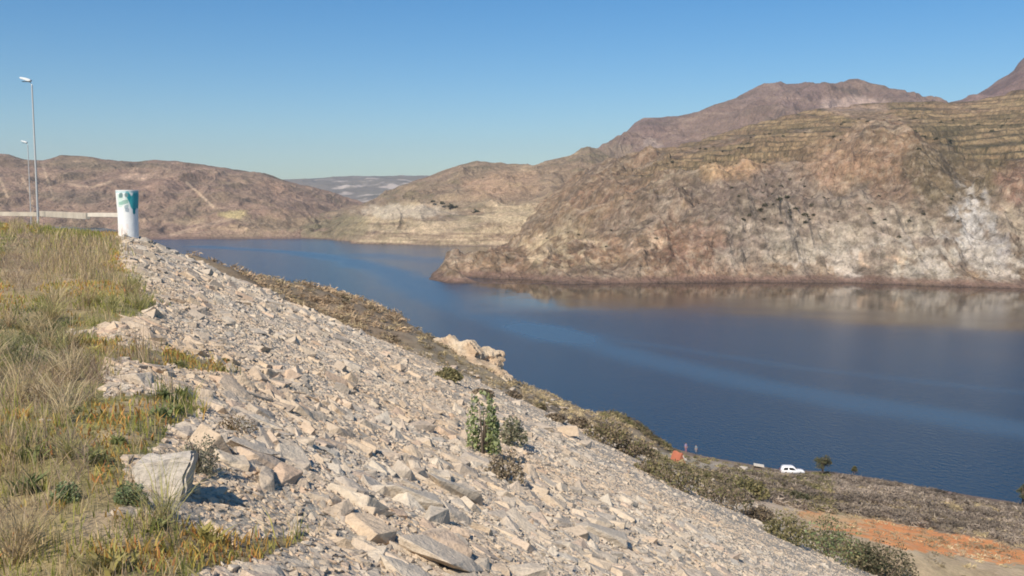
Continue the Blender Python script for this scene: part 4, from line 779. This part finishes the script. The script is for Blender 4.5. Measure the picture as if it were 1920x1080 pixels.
M_out = attr_mat('outcrop_rock', layers=((.8, .2), (4, .2)), bumps=((1.2, .3), (6, .08)))
outcrop()
# ------------------------------------------------------------------ dam crest furniture
def crest_z(x, y): return float(ground_z(np.array([x]), np.array([y]))[0])
# painted white pillar
def pillar():
    Y = 52.0; P = W(241, 437, Y); k = Y / F; H = 78 * k; r0 = 18 * k; r1 = 20 * k; na, nh = 120, 150
    t = empty('painted_pillar', (P[0], P[1], P[2]))
    A = np.linspace(0, 2 * PI, na, endpoint=False); Hh = np.linspace(-.5, H, nh); f = np.clip(Hh / H, 0, 1)
    rad = r0 + (r1 - r0) * ss(.35, 1, f); ang, hg = np.meshgrid(A, Hh); rg = rad[:, None] * np.ones((1, na))
    X = np.cos(ang) * rg; Yc = np.sin(ang) * rg; V = np.stack([X, Yc, hg], -1).reshape(-1, 3)
    i = np.arange(na * nh).reshape(nh, na); j = np.roll(i, -1, 1); Fc = np.stack([i[:-1], j[:-1], j[1:], i[1:]], -1).reshape(-1, 4)
    # mural, u across the visible front (-1..1), v from foot to top
    fr = np.arctan2(-P[1], -P[0]); rel = (ang - fr + PI) % (2 * PI) - PI; u = np.sin(rel); u = np.where(np.abs(rel) < PI / 2, u, 9.); v = hg / H
    c = np.ones((nh, na, 3)) * np.array((.80, .81, .80)); nn = fbm(u * 3, v * 6, 3, 191)
    def put(m, col, kk=1.0):
        nonlocal c
        c = mixc(c, np.clip(m, 0, 1) * kk, col)
    def seg(x0, y0, x1, y1, w):
        dx, dy = x1 - x0, (y1 - y0) * 2; px, py = u - x0, (v - y0) * 2; tt = np.clip((px * dx + py * dy) / (dx * dx + dy * dy), 0, 1); w = w * 1.22; return 1 - ss(w * .7, w, np.hypot(px - tt * dx, py - tt * dy) + nn * .04)
    TE = (.02, .26, .30); TL = (.06, .38, .42)
    put((v > .62) * (v < .93) * (u < .1) * (u > -.85) * ss(.0, .25, nn + .2), (.45, .66, .56), .6)
    put(seg(.0, .93, .45, .70, .17), TE); put(seg(.9, .94, .5, .72, .26), TL); put(seg(.45, .76, .62, .66, .22), TL); put(seg(.62, .70, .60, .52, .12), TE); put(seg(.98, .96, .98, .66, .16), (.06, .30, .36)); put(seg(.62, .90, .75, .86, .12), TE)
    put((v > .60) * (u > .35) * (u < 1.01) * ss(-.25, .0, nn + .1), TL, .85); put((v > .955) * (u < 1.01), (.35, .62, .66), .5)
    put(seg(-.7, .71, .0, .76, .09), (.22, .42, .34), .8); put(seg(-.62, .89, -.5, .90, .12), (.16, .25, .25)); put(seg(-.12, .91, .0, .90, .1), (.18, .27, .28))
    put(seg(-.22, .62, .0, .64, .08), (.28, .38, .42), .8); put(seg(-.15, .56, .05, .55, .08), (.25, .32, .38), .8); put((v < .22) * (u < 0) * ss(.1, .3, nn + .2), (.80, .66, .58), .5)
    mk('shaft', V, [Fc], M_paint, c.reshape(-1, 3), smooth=True, parent=t)
    bm = bmesh.new(); bmesh.ops.create_cone(bm, cap_ends=True, segments=60, radius1=r1 + .01, radius2=r1 + .01, depth=.06, matrix=Matrix.Translation((0, 0, H + .03))); from_bm('cap', bm, M_white, t)
    tag(t, 'white round pillar with a teal mural at the edge of the dam crest', 'pillar')
M_paint = attr_mat('painted_plaster', rough=.5, layers=((4, .05),), bumps=((8, .01),))
pillar()
def lamp(px, base_py, Y, top_py, lab):
    u, _ = UV(px, base_py); _, vt = UV(px, top_py); x = u * Y; z0 = crest_z(x, Y) - .2; H = CZ + vt * Y - z0; t = empty('street_lamp', (x, Y, z0))
    bm = bmesh.new(); bm_tube(bm, [(0, 0, 0), (0, 0, .9)], [.14, .13], 14); from_bm('base', bm, M_galv, t)
    bm = bmesh.new(); bm_tube(bm, [(0, 0, .88), (0, 0, H * .5), (-.02, 0, H - .25), (-.12, 0, H - .04), (-.35, 0, H + .02)], [.085, .07, .05, .042, .035], 12); from_bm('pole', bm, M_galv, t)
    bm = bmesh.new(); prof = [(-.02, -.05), (-.25, -.13), (-.85, -.05), (-.98, .03), (-.92, .10), (-.45, .13), (-.05, .06)]
    bm_prism(bm, prof, -.19, .19); bmesh.ops.bevel(bm, geom=list(bm.edges), offset=.03, segments=2, affect='EDGES'); bmesh.ops.transform(bm, matrix=Matrix.Translation((-.02, 0, H + .06)) @ Matrix.Rotation(.22, 4, 'Y') @ Matrix.Scale(.88, 4), verts=bm.verts)
    h = from_bm('lamp_head', bm, M_white, t); bm = bmesh.new(); bm_box(bm, (-.50, 0, H + .0), (.4, .22, .04), 0, .01); from_bm('lens', bm, M_glass, h)
    t.rotation_euler = (0, 0, 0); return tag(t, lab, 'street lamp', 'street lamps along the dam road')
lamp(71, 405, 72, 153, 'taller and nearer of the two street lamps on the dam crest'); lamp(58, 402, 128, 268, 'farther street lamp appearing shorter beside the first one')
# parapet beyond the crest road, in two runs
M_conc2 = plain('weathered_concrete', (.50, .43, .34), .9, var=.2, scale=1.5)
def run(name, pts, hgt, thick, mat, lab, cat, up=0.0):
    bm = bmesh.new()
    for (a, b) in zip(pts, pts[1:]):
        c = ((a[0] + b[0]) / 2, (a[1] + b[1]) / 2, (a[2] + b[2]) / 2 + hgt / 2 + up); L_ = math.hypot(b[0] - a[0], b[1] - a[1]); bm_box(bm, c, (L_, thick, hgt), math.atan2(b[1] - a[1], b[0] - a[0]), .02)
    return tag(from_bm(name, bm, mat), lab, cat)
def pw(px, py, Y): p = W(px, py, Y); return tuple(p)
run('parapet_wall', [pw(168, 407, 61), pw(226, 407, 60)], .26, .35, M_conc, 'bright low concrete parapet ending at the white pillar', 'wall')
run('parapet_wall', [pw(-160, 404, 84), pw(72, 405, 76), ], .34, .3, M_conc2, 'low pale parapet running left past the street lamps', 'wall')
run('parapet_wall', [pw(76, 407, 74), pw(166, 406, 68)], .36, .3, M_conc2, 'weathered grey parapet between the lamps and the bright parapet', 'wall') if False else None
run('parapet_wall', [pw(78, 409, 74), pw(165, 408, 64)], .42, .3, M_conc2, 'weathered parapet between the street lamps and the bright parapet', 'wall')
# crest road
x = []; rd = []
for s_ in np.linspace(-1, 1, 40): pass
RU = np.linspace(-.85, -.40, 40); V = []
for u in RU:
    for Y in (58.0, 66.0):
        Yk = Y + (-.40 - u) * 18; V.append((u * Yk, Yk, float(ground_z(np.array([u * Yk]), np.array([Yk]))[0]) + .06))
V = np.array(V); V[:, 2] = np.maximum(V[:, 2], np.repeat(V[:, 2].reshape(-1, 2).max(1), 2)); i = np.arange(len(RU) - 1)[:, None] * 2
tag(mk('road', V, [i + np.array([[0, 2, 3, 1]])], M_road), kind='structure')
# ------------------------------------------------------------------ things by the shore
def car():
    P = on_ground(1485, 890, 60); t = empty('parked_car', P, math.radians(-4))
    bm = bmesh.new()   # side profile, nose to the right (+x)
    prof = [(-1.95, .35), (-2.0, .8), (-1.92, 1.05), (-1.72, 1.55), (-1.45, 1.68), (-.1, 1.68), (.22, 1.58), (.75, 1.08), (1.75, .95), (2.0, .78), (2.02, .38), (1.6, .28), (-1.6, .28)]
    bm_prism(bm, prof, -.82, .82); bmesh.ops.bevel(bm, geom=list(bm.edges), offset=.06, segments=2, affect='EDGES'); from_bm('body', bm, M_carp, t, True)
    for side in (-1, 1):
        for pr in ([(-1.62, 1.08), (-1.5, 1.5), (-.85, 1.52), (-.85, 1.06)], [(-.68, 1.06), (-.68, 1.52), (-.02, 1.5), (.48, 1.06)]):
            bm = bmesh.new(); bm_prism(bm, pr, .824 * side, .845 * side); from_bm('side_window', bm, M_glass, t)
        for x in (-1.25, 1.28):
            bm = bmesh.new(); bmesh.ops.create_cone(bm, cap_ends=True, segments=24, radius1=.33, radius2=.33, depth=.22, matrix=Matrix.Translation((x, side * .78, .33)) @ Matrix.Rotation(PI / 2, 4, 'X')); w_ = from_bm('wheel', bm, M_tyre, t)
            bm = bmesh.new(); bmesh.ops.create_cone(bm, cap_ends=True, segments=18, radius1=.19, radius2=.19, depth=.03, matrix=Matrix.Translation((x, side * .9, .33)) @ Matrix.Rotation(PI / 2, 4, 'X')); from_bm('rim', bm, M_galv, w_)
        bm = bmesh.new(); bm_box(bm, (2.0, side * .6, .72), (.06, .3, .14), 0, .02); from_bm('headlight', bm, M_galv, t); bm = bmesh.new(); bm_box(bm, (-1.99, side * .68, .9), (.06, .14, .3), 0, .02); from_bm('tail_light', bm, M_red, t)
    bm = bmesh.new(); v = [bm.verts.new(p) for p in ((.30, -.68, 1.50), (.30, .68, 1.50), (.74, .72, 1.12), (.74, -.72, 1.12))]; bm.faces.new(v); 
    bmesh.ops.translate(bm, verts=bm.verts, vec=(.045, 0, .04)); from_bm('windshield', bm, M_glass, t)
    t.scale = (.92, .92, .88); tag(t, 'white car parked side-on at the lake shore', 'car')
car()
def tent():
    P = on_ground(1271, 870, 60); t = empty('tent', P, math.radians(28)); k = 146 / F
    w2, h, l2 = .62, 1.45, .8; bm = bmesh.new(); nseg = 12; prof = []
    for i in range(nseg + 1):
        a = -1 + 2 * i / nseg; prof.append((a * w2 * (1 + .0 * a), h * (1 - abs(a) ** 1.35)))
    bm_prism(bm, prof[::-1], -l2, l2); bmesh.ops.subdivide_edges(bm, edges=bm.edges, cuts=2, use_grid_fill=True)
    for v in bm.verts: v.co.z += .05 * math.sin(v.co.y * 5) * (v.co.z > .2)
    from_bm('canvas', bm, M_orange, t)
    bm = bmesh.new(); bm_prism(bm, [(x * .8 + .1, z * .84) for x, z in prof[::-1] if x > -.2], -l2 - .05, -l2 - .02); from_bm('door_flap', bm, M_cream, t)
    bm = bmesh.new(); bm_box(bm, (w2 + .05, -.3, .35), (.35, .6, .6), .1, .06); from_bm('awning', bm, M_cream, t)
    tag(t, 'orange tent with a cream flap pitched near the lake shore', 'tent')
tent()
# two people standing at the shore (a few pixels tall)
def person(px, Y, H, top, legs, lab, seed, rz=0):
    P = on_ground(px, Y, 60); P[2] -= .02; t = empty('person', P, rz); h = H / 1.75
    def skin(name, js, es, mat, sub=2, parent=None, root=0):
        me = bpy.data.meshes.new(name); me.from_pydata([tuple(c * h for c in j[0]) for j in js], es, []); o = bpy.data.objects.new(name, me); COL.objects.link(o)
        m = o.modifiers.new('skin', 'SKIN'); 
        for i, j in enumerate(js): me.skin_vertices[0].data[i].radius = (j[1] * h, (j[2] if len(j) > 2 else j[1]) * h)
        me.skin_vertices[0].data[root].use_root = True
        s = o.modifiers.new('sub', 'SUBSURF'); s.levels = sub; s.render_levels = sub; me.materials.append(mat); o.parent = parent or t; return o
    def J(x, y, z, *r): return ((x, y, z), *r)
    sk = plain('skin', (.42, .26, .18), .6, var=.03); m1 = plain('shirt', top, .85, var=.05); m2 = plain('trousers', legs, .9, var=.05); hr = plain('hair', (.03, .022, .018), .7)
    js = [J(0, 0, .93, .13, .10), J(0, 0, 1.15, .12, .09), J(0, 0, 1.38, .14, .085), J(0, 0, 1.5, .055), J(0, -.01, 1.56, .07), J(0, -.015, 1.66, .088, .1), J(0, -.01, 1.73, .05)]; es = [(0, 1), (1, 2), (2, 3), (3, 4), (4, 5), (5, 6)]
    for s in (-1, 1):
        b_ = len(js); js += [J(s * .19, 0, 1.40, .05), J(s * .25, .02, 1.13, .04), J(s * .26, -.05, .88, .032), J(s * .26, -.09, .80, .03, .018), J(s * .26, -.11, .73, .012, .009), J(s * .24, -.10, .735, .009), J(s * .28, -.095, .735, .009), J(s * .262, -.085, .725, .009), J(s * .272, -.075, .74, .008), J(s * .235, -.13, .79, .01)]
        es += [(2, b_), (b_, b_ + 1), (b_ + 1, b_ + 2), (b_ + 2, b_ + 3)] + [(b_ + 3, b_ + q) for q in (4, 5, 6, 7, 8, 9)]
        b_ = len(js); js += [J(s * .1, 0, .86, .085), J(s * .11, -.02, .48, .058), J(s * .12, .01, .09, .04), J(s * .13, -.14, .03, .035, .025)]; es += [(0, b_), (b_, b_ + 1), (b_ + 1, b_ + 2), (b_ + 2, b_ + 3)]
    body = skin('body', js, es, sk)
    bm = bmesh.new(); bmesh.ops.create_uvsphere(bm, u_segments=14, v_segments=10, radius=.105 * h); 
    for v in bm.verts: v.co.z *= .9
    bmesh.ops.transform(bm, matrix=Matrix.Translation((0, .02 * h, 1.71 * h)), verts=bm.verts); from_bm('hair', bm, hr, body, True)
    bm = bmesh.new(); bmesh.ops.create_uvsphere(bm, u_segments=8, v_segments=6, radius=.016 * h, matrix=Matrix.Translation((0, -.115 * h, 1.64 * h))); from_bm('nose', bm, sk, body, True)
    skin('shirt', [J(0, 0, .90, .15, .12), J(0, 0, 1.12, .145, .11), J(0, 0, 1.36, .165, .105), J(0, 0, 1.46, .08)] + [J(s * .2, 0, 1.41, .068) for s in (-1, 1)] + [J(s * .25, .02, 1.18, .055) for s in (-1, 1)], [(0, 1), (1, 2), (2, 3), (2, 4), (2, 5), (4, 6), (5, 7)], m1)
    skin('trousers', [J(0, 0, .93, .15, .12)] + [J(s * .1, 0, .84, .10) for s in (-1, 1)] + [J(s * .11, -.02, .48, .075) for s in (-1, 1)] + [J(s * .12, .01, .11, .06) for s in (-1, 1)], [(0, 1), (0, 2), (1, 3), (2, 4), (3, 5), (4, 6)], m2)
    tag(t, lab, 'person')
person(1286, 848, 1.75, (.34, .26, .42), (.36, .17, .2), 'person in a mauve top and pinkish trousers standing behind the tent', 1, .4)
person(1305, 850, 1.55, (.22, .30, .34), (.28, .24, .24), 'person in a blue grey top standing right of the mauve one', 2, -.7)
# small pale shelter left of the car, boulders in the scrub
P = on_ground(1421, 885, 60); t = empty('shelter', P, -.2)
bm = bmesh.new(); bm_box(bm, (0, 0, 1.1), (1.6, 1.3, .14), 0, .02); bmesh.ops.transform(bm, matrix=Matrix.Rotation(.12, 4, 'Y') , verts=bm.verts); from_bm('roof', bm, M_conc, t)
bm = bmesh.new(); bm_box(bm, (-.1, .1, .42), (1.15, .9, .8), 0, .05); from_bm('dark_body', bm, M_bark, t)  # plain dark box filling the space under the roof
for sx in (-.65, .65):
    for sy in (-.5, .5):
        bm = bmesh.new(); bm_tube(bm, [(sx, sy, -.1), (sx, sy, 1.06 - sx * .1)], .05, 8); from_bm('post', bm, M_bark, t)
tag(t, 'low shelter with a cream roof on posts left of the white car', 'shelter')
for px, py, wpx, lab in ((1336, 904, 13, 'small round white boulder in the scrub below the tent'), (1394, 886, 26, 'long pale boulder near the cream roofed shelter'), (1065, 815, 44, 'pale rounded boulder on the tan bank above the stones'), (1295, 880, 22, 'small pale boulder beside the tent'), (1175, 886, 18, 'pale stone on the top edge of the rocky slope')):
    P = on_ground(px, py); s = wpx / F * P[1]; put_rock(int(px), P + np.array([0, 0, s * .2]), rz3(px), np.array((1, .8, .95)) * s, lab, 'boulders on the low ground')
for i in range(46):
    px = rr.uniform(790, 1240); f = (px - 790) / 450; py = 690 + f * 175 + rr.uniform(-32, 30); P = on_ground(px, py, 30)
    if edge_d(P[:1], P[1:2])[0] > 12 and P[1] < 130:
        s = rr.uniform(.35, 1.5) ** 1.2 * .7; put_rock(i, P + np.array([0, 0, s * .05]), rz3(px * 7), np.array((1, rr.uniform(.6, .9), rr.uniform(.5, .8))) * s, 'tan stone on the bare bank between the riprap and the lake', 'stones on the bare bank')
# ------------------------------------------------------------------ haze
mh = bpy.data.materials.new('haze'); mh.use_nodes = True; nt = mh.node_tree; nt.nodes.clear(); out = nt.nodes.new('ShaderNodeOutputMaterial'); pv = nt.nodes.new('ShaderNodeVolumePrincipled')
pv.inputs['Color'].default_value = (.76, .86, .96, 1); pv.inputs['Density'].default_value = 7.5e-5; pv.inputs['Anisotropy'].default_value = 0.1; nt.links.new(pv.outputs[0], out.inputs['Volume'])
bm = bmesh.new(); bm_box(bm, (0, 3900, 215), (14500, 8600, 510)); h = from_bm('haze', bm, mh); tag(h, kind='stuff')
print('rocks', len(pos), 'shrubs', cnt)
